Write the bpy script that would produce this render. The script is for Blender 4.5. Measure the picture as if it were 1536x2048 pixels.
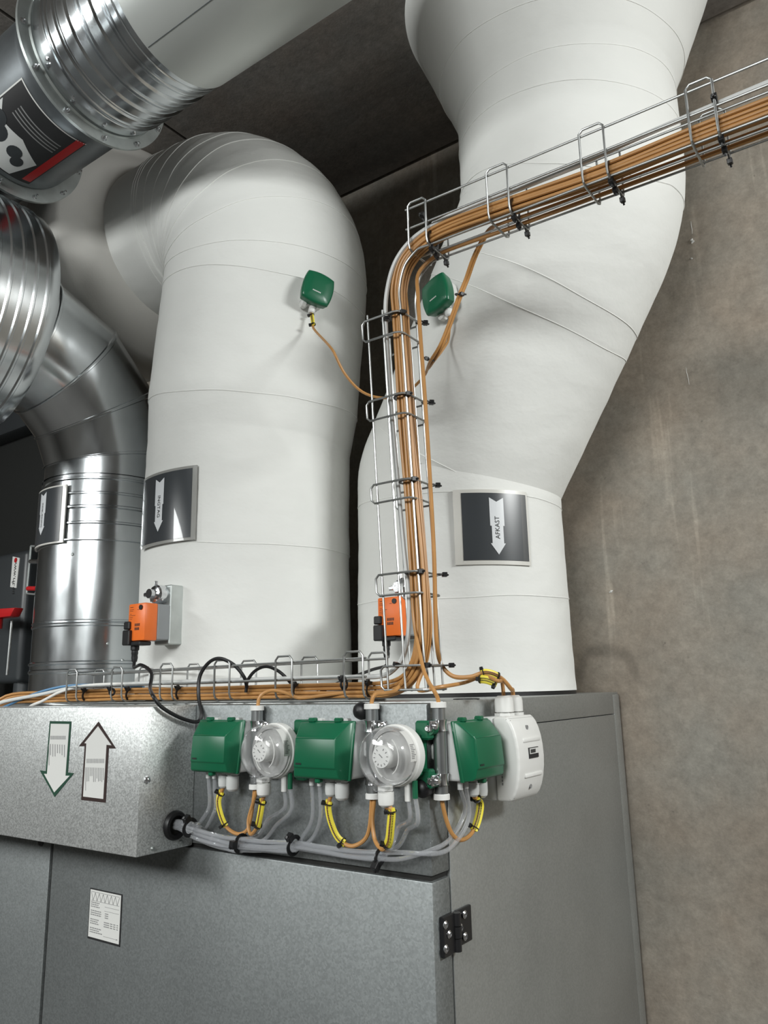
import bpy, bmesh, math, random
from mathutils import Vector as V, Matrix, noise
random.seed(7)
PI = math.pi
for o in list(bpy.data.objects):
    bpy.data.objects.remove(o)
scene = bpy.context.scene
COL = scene.collection

# ------------------------------------------------------------------ camera
FPX = 1559.3
YAW, PITCH, ROLL = 0.618222, 0.220694, -0.0220298
_cy, _sy, _cp, _sp = math.cos(YAW), math.sin(YAW), math.cos(PITCH), math.sin(PITCH)
FWD = V((-_sy*_cp, _cy*_cp, _sp))
_r0 = V((_cy, _sy, 0)); _u0 = _r0.cross(FWD)
RGT = _r0*math.cos(ROLL) + _u0*math.sin(ROLL)
UPV = -_r0*math.sin(ROLL) + _u0*math.cos(ROLL)
CAMP = V((0.640, -0.997, 1.623))
cam_d = bpy.data.cameras.new('camera')
cam = bpy.data.objects.new('camera', cam_d); COL.objects.link(cam)
cam_d.sensor_fit = 'VERTICAL'; cam_d.sensor_height = 36.0; cam_d.lens = 36.0*FPX/2048.0
cam_d.clip_start = 0.02
cam.matrix_world = Matrix(((RGT.x, UPV.x, -FWD.x, CAMP.x), (RGT.y, UPV.y, -FWD.y, CAMP.y),
                           (RGT.z, UPV.z, -FWD.z, CAMP.z), (0, 0, 0, 1)))
scene.camera = cam

# ------------------------------------------------------------------ world, lights, exposure
w = bpy.data.worlds.new('world'); scene.world = w; w.use_nodes = True
w.node_tree.nodes['Background'].inputs[0].default_value = (0.6, 0.66, 0.68, 1)
w.node_tree.nodes['Background'].inputs[1].default_value = 0.05

def area(name, loc, size, power, col=(1, 0.98, 0.94), rot=(0, 0, 0)):
    d = bpy.data.lights.new(name, 'AREA'); d.shape = 'RECTANGLE'; d.size, d.size_y = size
    d.energy = power; d.color = col
    o = bpy.data.objects.new(name, d); COL.objects.link(o); o.location = loc; o.rotation_euler = rot
    return o
LC = (0.975, 1.0, 0.985)
area('ceiling_tube_light', (2.45, 0.30, 2.82), (0.35, 0.8), 33, LC, rot=(0, 0.70, 0.45))
area('ceiling_panel_light', (0.45, -2.9, 2.75), (1.4, 0.8), 42, LC, rot=(0.70, 0, 0))
area('ceiling_panel_light', (-1.9, -2.8, 2.75), (1.4, 0.8), 44, LC, rot=(0.70, 0, -0.5))
vs = scene.view_settings
vs.view_transform = 'Standard'; vs.look = 'None'; vs.gamma = 1.0; vs.use_curve_mapping = False
vs.exposure = 0.98

# ------------------------------------------------------------------ where a sight line meets a plane of the room
def _ray(px, py):
    return FWD + RGT*((px-768)/FPX) - UPV*((py-1024)/FPX)
def onY(px, py, y):
    d = _ray(px, py); return CAMP + d*((y-CAMP.y)/d.y)
def onX(px, py, x):
    d = _ray(px, py); return CAMP + d*((x-CAMP.x)/d.x)
def at(px, py, dist):
    return CAMP + _ray(px, py)*dist

# ------------------------------------------------------------------ materials
def mat(name, col, rough=0.5, metal=0.0, var=None, bump=None, spec=0.5, coat=0.0, stretch=(1, 1, 1), rvar=None, aniso=None):
    m = bpy.data.materials.new(name); m.use_nodes = True
    nt = m.node_tree; b = nt.nodes['Principled BSDF']
    b.inputs['Base Color'].default_value = (*col, 1); b.inputs['Roughness'].default_value = rough
    b.inputs['Metallic'].default_value = metal; b.inputs['Specular IOR Level'].default_value = spec
    b.inputs['Coat Weight'].default_value = coat
    L = nt.links.new
    tc = nt.nodes.new('ShaderNodeTexCoord'); mp = nt.nodes.new('ShaderNodeMapping')
    mp.inputs['Scale'].default_value = stretch
    L(tc.outputs['Object'], mp.inputs['Vector'])
    def nz(scale, detail=4):
        n = nt.nodes.new('ShaderNodeTexNoise'); n.inputs['Scale'].default_value = scale
        n.inputs['Detail'].default_value = detail; L(mp.outputs[0], n.inputs['Vector']); return n
    if var:
        scale, amt = var[:2]
        n = nz(scale, var[2] if len(var) > 2 else 4)
        r = nt.nodes.new('ShaderNodeMapRange'); r.inputs['From Min'].default_value = 0.3; r.inputs['From Max'].default_value = 0.7
        r.inputs['To Min'].default_value = 1-amt; r.inputs['To Max'].default_value = 1+amt
        L(n.outputs['Fac'], r.inputs['Value'])
        h = nt.nodes.new('ShaderNodeMix'); h.data_type = 'RGBA'; h.blend_type = 'MULTIPLY'; h.inputs['Factor'].default_value = 1
        h.inputs['A'].default_value = (*col, 1); L(r.outputs[0], h.inputs['B']); L(h.outputs['Result'], b.inputs['Base Color'])
    if rvar:
        n = nz(rvar[0]); r = nt.nodes.new('ShaderNodeMapRange'); r.inputs['From Min'].default_value = 0.3; r.inputs['From Max'].default_value = 0.7
        r.inputs['To Min'].default_value = rough-rvar[1]; r.inputs['To Max'].default_value = rough+rvar[1]
        L(n.outputs['Fac'], r.inputs['Value']); L(r.outputs[0], b.inputs['Roughness'])
    if bump:
        n = nz(bump[0], 3); bp = nt.nodes.new('ShaderNodeBump'); bp.inputs['Strength'].default_value = bump[1]
        bp.inputs['Distance'].default_value = bump[2] if len(bump) > 2 else 0.001
        L(n.outputs['Fac'], bp.inputs['Height']); L(bp.outputs[0], b.inputs['Normal'])
    if aniso is not None:
        b.inputs['Anisotropic'].default_value = aniso
    return m

def clear_mat(name, tint=(0.95, 0.955, 0.97), base=0.12, haze=0.14, blend=0.34):
    """thin clear plastic: see-through with glossy edges and a little milky haze"""
    m = bpy.data.materials.new(name); m.use_nodes = True; nt = m.node_tree
    for n in list(nt.nodes): nt.nodes.remove(n)
    out = nt.nodes.new('ShaderNodeOutputMaterial'); L = nt.links.new
    tr = nt.nodes.new('ShaderNodeBsdfTransparent'); tr.inputs[0].default_value = (*tint, 1)
    gl = nt.nodes.new('ShaderNodeBsdfGlossy'); gl.inputs['Roughness'].default_value = 0.06
    df = nt.nodes.new('ShaderNodeBsdfDiffuse'); df.inputs[0].default_value = (0.85, 0.87, 0.9, 1)
    lw = nt.nodes.new('ShaderNodeLayerWeight'); lw.inputs['Blend'].default_value = blend
    mr = nt.nodes.new('ShaderNodeMapRange'); mr.inputs['To Min'].default_value = base; mr.inputs['To Max'].default_value = 0.75
    L(lw.outputs['Facing'], mr.inputs['Value'])
    m1 = nt.nodes.new('ShaderNodeMixShader'); L(mr.outputs[0], m1.inputs[0]); L(tr.outputs[0], m1.inputs[1]); L(gl.outputs[0], m1.inputs[2])
    m2 = nt.nodes.new('ShaderNodeMixShader'); m2.inputs[0].default_value = haze; L(m1.outputs[0], m2.inputs[1]); L(df.outputs[0], m2.inputs[2])
    L(m2.outputs[0], out.inputs[0])
    return m

def concrete(name, col, stain=None, stretch=(1, 1, 1), amt=0.16):
    m = bpy.data.materials.new(name); m.use_nodes = True; nt = m.node_tree; L = nt.links.new
    b = nt.nodes['Principled BSDF']; b.inputs['Roughness'].default_value = 0.82; b.inputs['Specular IOR Level'].default_value = 0.3
    tc = nt.nodes.new('ShaderNodeTexCoord'); mp = nt.nodes.new('ShaderNodeMapping'); mp.inputs['Scale'].default_value = stretch
    L(tc.outputs['Object'], mp.inputs['Vector'])
    def nz(s, d, vec, rough=0.6):
        n = nt.nodes.new('ShaderNodeTexNoise'); n.inputs['Scale'].default_value = s; n.inputs['Detail'].default_value = d
        n.inputs['Roughness'].default_value = rough; L(vec, n.inputs['Vector']); return n.outputs['Fac']
    def rng(v, a, c, f0=0.3, f1=0.7):
        r = nt.nodes.new('ShaderNodeMapRange'); r.inputs['From Min'].default_value = f0; r.inputs['From Max'].default_value = f1
        r.inputs['To Min'].default_value = a; r.inputs['To Max'].default_value = c; L(v, r.inputs['Value']); return r.outputs[0]
    def mul(a, c):
        n = nt.nodes.new('ShaderNodeMath'); n.operation = 'MULTIPLY'; L(a, n.inputs[0]); L(c, n.inputs[1]); return n.outputs[0]
    f = mul(rng(nz(2.2, 6, mp.outputs[0]), 1-amt, 1+amt), rng(nz(38, 5, tc.outputs['Object'], 0.75), 0.80, 1.16))
    f = mul(f, rng(nz(160, 2, tc.outputs['Object']), 0.93, 1.06))
    # thin pale drip lines running down
    mp2 = nt.nodes.new('ShaderNodeMapping'); mp2.inputs['Scale'].default_value = (1, 1, 0.05); L(tc.outputs['Object'], mp2.inputs['Vector'])
    if stain:
        f = mul(f, rng(nz(26, 3, mp2.outputs[0]), 1.0, 1.45, 0.62, 0.76))
        f = mul(f, rng(nz(60, 2, tc.outputs['Object']), 0.72, 1.0, 0.22, 0.30))
        vs_ = nt.nodes.new('ShaderNodeVectorMath'); vs_.operation = 'DISTANCE'
        wob = nt.nodes.new('ShaderNodeVectorMath'); wob.operation = 'ADD'
        nn = nt.nodes.new('ShaderNodeTexNoise'); nn.inputs['Scale'].default_value = 14; L(tc.outputs['Object'], nn.inputs['Vector'])
        sc = nt.nodes.new('ShaderNodeVectorMath'); sc.operation = 'SCALE'; sc.inputs['Scale'].default_value = 0.05
        L(nn.outputs['Color'], sc.inputs[0]); L(sc.outputs[0], wob.inputs[0]); L(tc.outputs['Object'], wob.inputs[1])
        L(wob.outputs[0], vs_.inputs[0]); vs_.inputs[1].default_value = stain
        r1 = nt.nodes.new('ShaderNodeValToRGB'); e = r1.color_ramp.elements
        e[0].position = 0.0; e[0].color = (1, 1, 1, 1); e[1].position = 0.12; e[1].color = (1, 1, 1, 1)
        for p_, c_ in ((0.045, 0.98), (0.06, 0.72), (0.075, 0.68), (0.09, 0.97)):
            k = e.new(p_); k.color = (c_, c_, c_, 1)
        L(vs_.outputs['Value'], r1.inputs[0])
        sx = nt.nodes.new('ShaderNodeSeparateXYZ'); L(tc.outputs['Object'], sx.inputs[0])
        up_ = rng(sx.outputs['Z'], 0, 1, stain[2]-0.045, stain[2]-0.01)
        half = nt.nodes.new('ShaderNodeMix'); half.data_type = 'FLOAT'; half.inputs['A'].default_value = 1.0
        L(up_, half.inputs['Factor']); L(r1.outputs[0], half.inputs['B']); f = mul(f, half.outputs['Result'])
    mx = nt.nodes.new('ShaderNodeMix'); mx.data_type = 'RGBA'; mx.blend_type = 'MULTIPLY'; mx.inputs['Factor'].default_value = 1
    hue = nt.nodes.new('ShaderNodeMix'); hue.data_type = 'RGBA'
    hue.inputs['A'].default_value = (*col, 1); hue.inputs['B'].default_value = (col[0]*1.08, col[1]*0.97, col[2]*0.9, 1)
    L(rng(nz(4, 3, tc.outputs['Object']), 0, 1), hue.inputs['Factor'])
    L(hue.outputs['Result'], mx.inputs['A']); L(f, mx.inputs['B']); L(mx.outputs['Result'], b.inputs['Base Color'])
    bp = nt.nodes.new('ShaderNodeBump'); bp.inputs['Strength'].default_value = 0.35; bp.inputs['Distance'].default_value = 0.003
    L(nz(45, 6, tc.outputs['Object'], 0.7), bp.inputs['Height']); L(bp.outputs[0], b.inputs['Normal'])
    return m

def speckle_steel(name, col, rough, amt, scale=330, metal=0.75):
    """zinc coated sheet with a fine crystalline speckle"""
    m = bpy.data.materials.new(name); m.use_nodes = True; nt = m.node_tree; L = nt.links.new
    b = nt.nodes['Principled BSDF']; b.inputs['Metallic'].default_value = metal; b.inputs['Roughness'].default_value = rough
    tc = nt.nodes.new('ShaderNodeTexCoord')
    v = nt.nodes.new('ShaderNodeTexVoronoi'); v.inputs['Scale'].default_value = scale; L(tc.outputs['Object'], v.inputs['Vector'])
    n = nt.nodes.new('ShaderNodeTexNoise'); n.inputs['Scale'].default_value = 5; n.inputs['Detail'].default_value = 4; L(tc.outputs['Object'], n.inputs['Vector'])
    sep = nt.nodes.new('ShaderNodeSeparateColor'); L(v.outputs['Color'], sep.inputs[0])
    r = nt.nodes.new('ShaderNodeMapRange'); r.inputs['To Min'].default_value = 1-amt; r.inputs['To Max'].default_value = 1+amt; L(sep.outputs[0], r.inputs['Value'])
    r2 = nt.nodes.new('ShaderNodeMapRange'); r2.inputs['From Min'].default_value = 0.3; r2.inputs['From Max'].default_value = 0.7
    r2.inputs['To Min'].default_value = 0.93; r2.inputs['To Max'].default_value = 1.07; L(n.outputs['Fac'], r2.inputs['Value'])
    mu = nt.nodes.new('ShaderNodeMath'); mu.operation = 'MULTIPLY'; L(r.outputs[0], mu.inputs[0]); L(r2.outputs[0], mu.inputs[1])
    mx = nt.nodes.new('ShaderNodeMix'); mx.data_type = 'RGBA'; mx.blend_type = 'MULTIPLY'; mx.inputs['Factor'].default_value = 1
    mx.inputs['A'].default_value = (*col, 1); L(mu.outputs[0], mx.inputs['B']); L(mx.outputs['Result'], b.inputs['Base Color'])
    bp = nt.nodes.new('ShaderNodeBump'); bp.inputs['Strength'].default_value = 0.12; bp.inputs['Distance'].default_value = 0.0006
    L(sep.outputs[1], bp.inputs['Height']); L(bp.outputs[0], b.inputs['Normal'])
    return m

M = {
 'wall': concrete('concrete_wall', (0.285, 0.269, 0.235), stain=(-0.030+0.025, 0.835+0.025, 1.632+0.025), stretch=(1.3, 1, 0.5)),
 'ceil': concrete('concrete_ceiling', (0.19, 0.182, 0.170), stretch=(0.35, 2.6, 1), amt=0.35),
 'room': concrete('plaster_wall', (0.14, 0.14, 0.135)),
 'floor': concrete('concrete_floor', (0.10, 0.10, 0.098)),
 'gap': mat('dark_gap', (0.012, 0.012, 0.011), 0.9),
 'canvas': mat('canvas_wrap', (0.735, 0.74, 0.715), 0.78, 0, var=(3.0, 0.05), bump=(26, 0.35, 0.004), spec=0.25, stretch=(1, 1, 1.6)),
 'seam': mat('canvas_seam', (0.80, 0.805, 0.78), 0.8, 0, spec=0.2),
 'canvas_warm': mat('canvas_wrap_raw', (0.64, 0.625, 0.59), 0.8, 0, var=(4.0, 0.08), bump=(240, 0.3, 0.001), spec=0.25),
 'steel': mat('galvanised_steel', (0.56, 0.585, 0.60), 0.20, 1.0, var=(9, 0.12), bump=(6, 0.10, 0.004), stretch=(1, 1, 0.35), rvar=(14, 0.07)),
 'steel_dull': mat('galvanised_dull', (0.48, 0.51, 0.50), 0.42, 0.9, var=(24, 0.14), bump=(60, 0.15, 0.0008)),
 'steel_dark': mat('galvanised_dark', (0.17, 0.185, 0.195), 0.38, 0.8, var=(12, 0.2), bump=(30, 0.12, 0.001)),
 'dialplate': mat('switch_plate_grey', (0.55, 0.55, 0.54), 0.35, 0.5, var=(40, 0.1)),
 'foil': mat('painted_duct', (0.52, 0.54, 0.52), 0.38, 0.35, var=(4, 0.06)),
 'tubesteel': mat('conduit_steel', (0.36, 0.375, 0.38), 0.30, 0.9, var=(30, 0.08)),
 'wire': mat('zinc_wire', (0.40, 0.41, 0.405), 0.40, 0.95, var=(60, 0.1)),
 'chrome': mat('zinc_plated', (0.75, 0.76, 0.78), 0.16, 1.0, bump=(140, 0.2, 0.0006)),
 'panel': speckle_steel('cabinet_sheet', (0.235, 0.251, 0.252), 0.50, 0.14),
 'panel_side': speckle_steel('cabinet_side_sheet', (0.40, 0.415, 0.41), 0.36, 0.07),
 'panel_raw': speckle_steel('raw_zinc_sheet', (0.60, 0.615, 0.61), 0.44, 0.26, scale=430),
 'green': mat('green_plastic', (0.0045, 0.105, 0.047), 0.32, 0, spec=0.5, var=(30, 0.03)),
 'green_dark': mat('green_bracket', (0.005, 0.10, 0.045), 0.38),
 'white': mat('white_plastic', (0.70, 0.70, 0.68), 0.42, var=(20, 0.02)),
 'offwhite': mat('light_grey_plastic', (0.55, 0.56, 0.55), 0.45, var=(20, 0.02)),
 'black': mat('black_plastic', (0.010, 0.010, 0.011), 0.38),
 'rubber': mat('black_rubber', (0.006, 0.006, 0.007), 0.45),
 'foam': mat('black_insulation', (0.008, 0.009, 0.008), 0.8, bump=(80, 0.3)),
 'dkgrey': mat('dark_grey_paint', (0.03, 0.034, 0.037), 0.4),
 'brown': mat('brown_cable_sheath', (0.45, 0.225, 0.072), 0.44, var=(30, 0.08)),
 'greycable': mat('grey_cable_sheath', (0.60, 0.61, 0.60), 0.45),
 'whitecable': mat('white_cable_sheath', (0.72, 0.71, 0.68), 0.45),
 'bluecable': mat('blue_cable_sheath', (0.10, 0.24, 0.42), 0.45),
 'yellow': mat('yellow_marker', (0.78, 0.66, 0.06), 0.45),
 'orange': mat('orange_plastic', (0.82, 0.17, 0.025), 0.36, var=(40, 0.04)),
 'midgrey': mat('mid_grey_plastic', (0.26, 0.275, 0.285), 0.45),
 'red': mat('red_plastic', (0.42, 0.010, 0.012), 0.35),
 'ink': mat('black_ink', (0.012, 0.012, 0.013), 0.6),
 'greyink': mat('grey_ink', (0.22, 0.22, 0.22), 0.6),
 'paper': mat('sticker_paper', (0.62, 0.62, 0.60), 0.5),
 'signdark': mat('sign_charcoal', (0.045, 0.050, 0.055), 0.25, coat=0.6),
 'signwhite': mat('sign_arrow_white', (0.66, 0.68, 0.70), 0.3, coat=0.4),
 'laminate': mat('sign_laminate_edge', (0.60, 0.59, 0.55), 0.3, coat=0.3),
 'laminate_dk': mat('sign_laminate_edge_grey', (0.28, 0.28, 0.265), 0.3, coat=0.5),
 'stickgreen': mat('sticker_green_ink', (0.012, 0.055, 0.032), 0.5),
 'stickbrown': mat('sticker_brown_ink', (0.030, 0.016, 0.014), 0.5),
 'printgrey': mat('sticker_print_grey', (0.30, 0.30, 0.30), 0.4),
 'clear': clear_mat('clear_hose'),
 'dome': clear_mat('clear_cover', (0.985, 0.987, 0.99), 0.02, 0.03, 0.2),
}

# ------------------------------------------------------------------ mesh helpers
class MB:
    def __init__(s): s.v = []; s.f = []
    def add(s, vs_, fs):
        n = len(s.v); s.v += [V(p) for p in vs_]; s.f += [tuple(i+n for i in f) for f in fs]; return s
    def box(s, x0, x1, y0, y1, z0, z1, M_=None):
        vs_ = [V((x, y, z)) for x in (x0, x1) for y in (y0, y1) for z in (z0, z1)]
        if M_: vs_ = [M_ @ p for p in vs_]
        return s.add(vs_, [(0, 1, 3, 2), (4, 6, 7, 5), (0, 4, 5, 1), (2, 3, 7, 6), (0, 2, 6, 4), (1, 5, 7, 3)])
    def rbox(s, x0, x1, y0, y1, z0, z1, r=0.004, seg=2, M_=None):
        bm = bmesh.new(); bmesh.ops.create_cube(bm, size=1)
        for p in bm.verts:
            p.co = V(((x0+x1)/2+p.co.x*(x1-x0), (y0+y1)/2+p.co.y*(y1-y0), (z0+z1)/2+p.co.z*(z1-z0)))
        bmesh.ops.bevel(bm, geom=bm.edges[:], offset=r, segments=seg, profile=0.5, affect='EDGES')
        return s.bm(bm, M_)
    def bm(s, bm, M_=None):
        bm.verts.ensure_lookup_table(); bm.verts.index_update()
        vs_ = [(M_ @ p.co) if M_ else p.co.copy() for p in bm.verts]
        s.add(vs_, [tuple(p.index for p in f.verts) for f in bm.faces]); bm.free(); return s
    def prism(s, poly, x0, x1, axis='x', bevel=0.0, seg=2, M_=None):
        """poly: list of (a, b); axis x: (y, z) swept along x; axis y: (x, z) swept along y; axis z: (x, y)"""
        def mk(p, t):
            return V((t, p[0], p[1])) if axis == 'x' else V((p[0], t, p[1])) if axis == 'y' else V((p[0], p[1], t))
        bm = bmesh.new()
        a = [bm.verts.new(mk(p, x0)) for p in poly]; b = [bm.verts.new(mk(p, x1)) for p in poly]
        n = len(poly)
        for i in range(n): bm.faces.new((a[i], a[(i+1) % n], b[(i+1) % n], b[i]))
        bm.faces.new(a[::-1]); bm.faces.new(b)
        bmesh.ops.recalc_face_normals(bm, faces=bm.faces[:])
        if bevel: bmesh.ops.bevel(bm, geom=bm.edges[:], offset=bevel, segments=seg, profile=0.5, affect='EDGES')
        return s.bm(bm, M_)
    def tube(s, pts, r, n=8, closed=False, caps=True, flat=None, up=None):
        pts = [V(p) for p in pts]; N = len(pts)
        rr = r if isinstance(r, (list, tuple)) else [r]*N
        T = []
        for i in range(N):
            a = pts[(i-1) % N] if (closed or i > 0) else pts[i]; b = pts[(i+1) % N] if (closed or i < N-1) else pts[i]
            t = (b-a); T.append(t.normalized() if t.length > 1e-9 else V((0, 0, 1)))
        ref = V(up) if up else (V((0, 0, 1)) if abs(T[0].z) < 0.9 else V((1, 0, 0)))
        nrm = (ref - T[0]*ref.dot(T[0])).normalized()
        rings = []
        for i in range(N):
            nrm = (nrm - T[i]*nrm.dot(T[i]))
            nrm = nrm.normalized() if nrm.length > 1e-6 else T[i].orthogonal().normalized()
            bi = T[i].cross(nrm)
            fa, fb = flat if flat else (1, 1)
            rings.append([pts[i] + nrm*(math.cos(2*PI*k/n)*rr[i]*fa) + bi*(math.sin(2*PI*k/n)*rr[i]*fb) for k in range(n)])
        base = len(s.v)
        for R in rings: s.v += R
        for i in range(N if closed else N-1):
            j = (i+1) % N
            for k in range(n):
                s.f.append((base+i*n+k, base+i*n+(k+1) % n, base+j*n+(k+1) % n, base+j*n+k))
        if caps and not closed:
            s.f.append(tuple(base+k for k in range(n))[::-1]); s.f.append(tuple(base+(N-1)*n+k for k in range(n)))
        return s
    def cyl(s, p0, p1, r, n=16, r1=None):
        return s.tube([p0, p1], [r, r if r1 is None else r1], n)
    def lathe(s, prof, n=32, M_=None):
        """prof: list of (radius, height) about local z"""
        base = len(s.v); m = len(prof)
        for (r, h) in prof:
            for k in range(n):
                p = V((r*math.cos(2*PI*k/n), r*math.sin(2*PI*k/n), h)); s.v.append(M_ @ p if M_ else p)
        for i in range(m-1):
            for k in range(n):
                s.f.append((base+i*n+k, base+i*n+(k+1) % n, base+(i+1)*n+(k+1) % n, base+(i+1)*n+k))
        if prof[0][0] > 1e-6: s.f.append(tuple(base+k for k in range(n))[::-1])
        if prof[-1][0] > 1e-6: s.f.append(tuple(base+(m-1)*n+k for k in range(n)))
        return s
    def build(s, name, m, parent=None, smooth=True, angle=35):
        me = bpy.data.meshes.new(name); me.from_pydata([tuple(p) for p in s.v], [], s.f); me.validate(); me.update()
        bm = bmesh.new(); bm.from_mesh(me); bmesh.ops.recalc_face_normals(bm, faces=bm.faces[:]); bm.to_mesh(me); bm.free()
        me.materials.append(M[m] if isinstance(m, str) else m)
        if smooth:
            me.shade_smooth(); me.set_sharp_from_angle(angle=math.radians(angle))
        o = bpy.data.objects.new(name, me); COL.objects.link(o)
        if parent: o.parent = parent
        return o

OUT = Matrix.Rotation(PI/2, 4, 'X')      # local z of a lathe points out of a front panel (-y)
def thing(name, label, cat, loc=(0, 0, 0), rz=0.0, group=None):
    o = bpy.data.objects.new(name, None); COL.objects.link(o); o.location = loc; o.rotation_euler = (0, 0, rz)
    o.empty_display_size = 0.02
    return tag(o, label, cat, group)
def tag(o, label, cat, group=None):
    o['label'] = label; o['category'] = cat
    if group: o['group'] = group
    return o
def struct(o): o['kind'] = 'structure'; return o
def part(o, label): o['label'] = label; return o

def spline(pts, k=6):
    pts = [V(p) for p in pts]; out = []
    P = [pts[0]*2-pts[1]] + pts + [pts[-1]*2-pts[-2]]
    for i in range(1, len(P)-2):
        p0, p1, p2, p3 = P[i-1:i+3]
        for j in range(k):
            t = j/k
            d1, d2 = (p2-p0)*0.5, (p3-p1)*0.5
            L_ = (p2-p1).length
            if d1.length > L_: d1 *= L_/d1.length
            if d2.length > L_: d2 *= L_/d2.length
            t2, t3 = t*t, t*t*t
            out.append(p1*(2*t3-3*t2+1) + d1*(t3-2*t2+t) + p2*(-2*t3+3*t2) + d2*(t3-t2))
    out.append(pts[-1]); return out

def cable(name, label, cat, pts, r, m, group=None, n=8, k=6):
    pts = spline(pts, k)
    o = MB().tube(pts, r, n).build(name, m); tag(o, label, cat, group); return pts

def cable_tie(p, axis, R, label, group='black cable ties', head=(0.3, -1, 0.2), hs=1.0, tail=0.012):
    """a strap ring, its square head and the cut tail"""
    p = V(p); axis = V(axis).normalized()
    h = V(head); h = (h-axis*h.dot(axis)).normalized(); b = axis.cross(h)
    mb = MB(); n = 20
    ring = [p + h*(R*math.cos(2*PI*i/n)) + b*(R*math.sin(2*PI*i/n)) for i in range(n)]
    mb.tube(ring, 0.0016*hs, 6, closed=True, flat=(0.7, 1.5), up=axis)
    fr = Matrix((( h.x, b.x, axis.x, 0), (h.y, b.y, axis.y, 0), (h.z, b.z, axis.z, 0), (0, 0, 0, 1)))
    q = p + h*(R+0.0025*hs)
    fr.translation = q
    mb.rbox(-0.0035*hs, 0.004*hs, -0.004*hs, 0.004*hs, -0.0033*hs, 0.0033*hs, 0.0008, 1, fr)
    if tail: mb.tube([q, q+h*tail*0.6+b*tail*0.4], 0.0016*hs, 5)
    o = mb.build('cable_tie', 'black'); return tag(o, label, 'cable tie', group)

_tc = {}
def text_geo(sx, size):
    key = (sx, size)
    if key not in _tc:
        cu = bpy.data.curves.new('t', 'FONT'); cu.body = sx; cu.size = size; cu.align_x = 'CENTER'; cu.align_y = 'CENTER'; cu.resolution_u = 2
        ob = bpy.data.objects.new('t', cu); COL.objects.link(ob)
        me = bpy.data.meshes.new_from_object(ob.evaluated_get(bpy.context.evaluated_depsgraph_get()))
        _tc[key] = ([p.co.copy() for p in me.vertices], [tuple(f.vertices) for f in me.polygons])
        bpy.data.objects.remove(ob); bpy.data.curves.remove(cu); bpy.data.meshes.remove(me)
    return _tc[key]

# ================================================================== THE ROOM
ZC = 3.234; YW = 0.835
def slab(name, m, *b):
    return struct(MB().box(*b).build(name, m, smooth=False))
slab('wall_back', 'wall', -4.0, 3.2, YW, YW+0.15, 0, ZC+0.06)
wbk = bpy.data.objects['wall_back']
for px, py, a_, l_, w_ in ((1383, 455, 0.02, 0.034, 0.0007), (1384, 482, 0.3, 0.012, 0.0035), (1375, 752, -0.06, 0.044, 0.0006), (1222, 1183, 1.2, 0.010, 0.003), (1383, 517, 0.0, 0.004, 0.002)):
    q = onY(px, py, YW); d_ = V((math.sin(a_), 0, math.cos(a_)))
    MB().tube([q-d_*l_/2, q-d_*l_*0.2+V((w_, 0, 0)), q+d_*l_*0.2-V((w_*0.6, 0, 0)), q+d_*l_/2], [w_*0.5, w_, w_, w_*0.4], 6).build('plaster_fleck', 'paper', wbk)
slab('floor', 'floor', -4.0, 3.2, -4.0, YW, -0.1, 0)
slab('wall_left', 'room', -4.1, -4.0, -4.0, YW, 0, ZC)
slab('wall_right', 'room', 3.2, 3.3, -4.0, YW, 0, ZC)
slab('wall_front', 'room', -4.0, 3.2, -4.1, -4.0, 0, ZC)
# the ceiling slabs stop short of the wall and of each other, leaving dark open joints
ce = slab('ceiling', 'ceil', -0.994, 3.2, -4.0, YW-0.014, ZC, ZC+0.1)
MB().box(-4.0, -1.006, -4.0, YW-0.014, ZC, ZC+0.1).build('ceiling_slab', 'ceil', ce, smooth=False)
MB().box(-4.0, 3.2, -4.0, YW, ZC+0.05, ZC+0.06).build('joint_filler', 'gap', ce, smooth=False)

# ================================================================== AIR HANDLING UNIT
ahu = thing('air_handling_unit', 'large grey sheet steel air handling unit carrying the round ducts', 'air handler')
XL = -2.3; ZG0, ZG1 = 1.353, 1.3605; ZT = 1.600
zs = onX(1150, 1437, 0).z
MB().box(XL+0.01, -0.006, 0.006, 0.815, 0.06, ZT-0.006).build('inner_frame', 'gap', ahu, smooth=False)
def panel(name, m, *b, r=0.0025):
    return MB().rbox(*b, r=r, seg=2).build(name, m, ahu)
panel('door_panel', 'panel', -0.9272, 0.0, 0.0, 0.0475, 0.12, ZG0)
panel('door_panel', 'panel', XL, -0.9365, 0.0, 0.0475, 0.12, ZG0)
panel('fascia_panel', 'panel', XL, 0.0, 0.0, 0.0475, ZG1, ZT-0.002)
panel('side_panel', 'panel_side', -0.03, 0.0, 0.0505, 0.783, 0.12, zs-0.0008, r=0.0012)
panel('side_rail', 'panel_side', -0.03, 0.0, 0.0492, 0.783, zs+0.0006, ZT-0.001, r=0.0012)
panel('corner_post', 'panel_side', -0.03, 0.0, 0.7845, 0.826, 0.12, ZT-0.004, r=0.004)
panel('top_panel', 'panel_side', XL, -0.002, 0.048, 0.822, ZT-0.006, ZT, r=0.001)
panel('base_rail', 'steel_dark', XL, -0.01, 0.02, 0.81, 0.0, 0.118)
# lock plug beside the door joint
p = onY(82, 1684, -0.001)
MB().lathe([(0.0, 0.004), (0.0062, 0.004), (0.0085, 0.0015), (0.0085, -0.004)], 20, Matrix.Translation((p.x, 0, p.z)) @ OUT).build('lock_plug', 'rubber', ahu)
MB().lathe([(0.022, -0.001), (0.022, 0.0012), (0.018, 0.002), (0, 0.002)], 24, Matrix.Translation((-0.024, 0.16, ZT))).build('top_plug', 'rubber', ahu)
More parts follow.
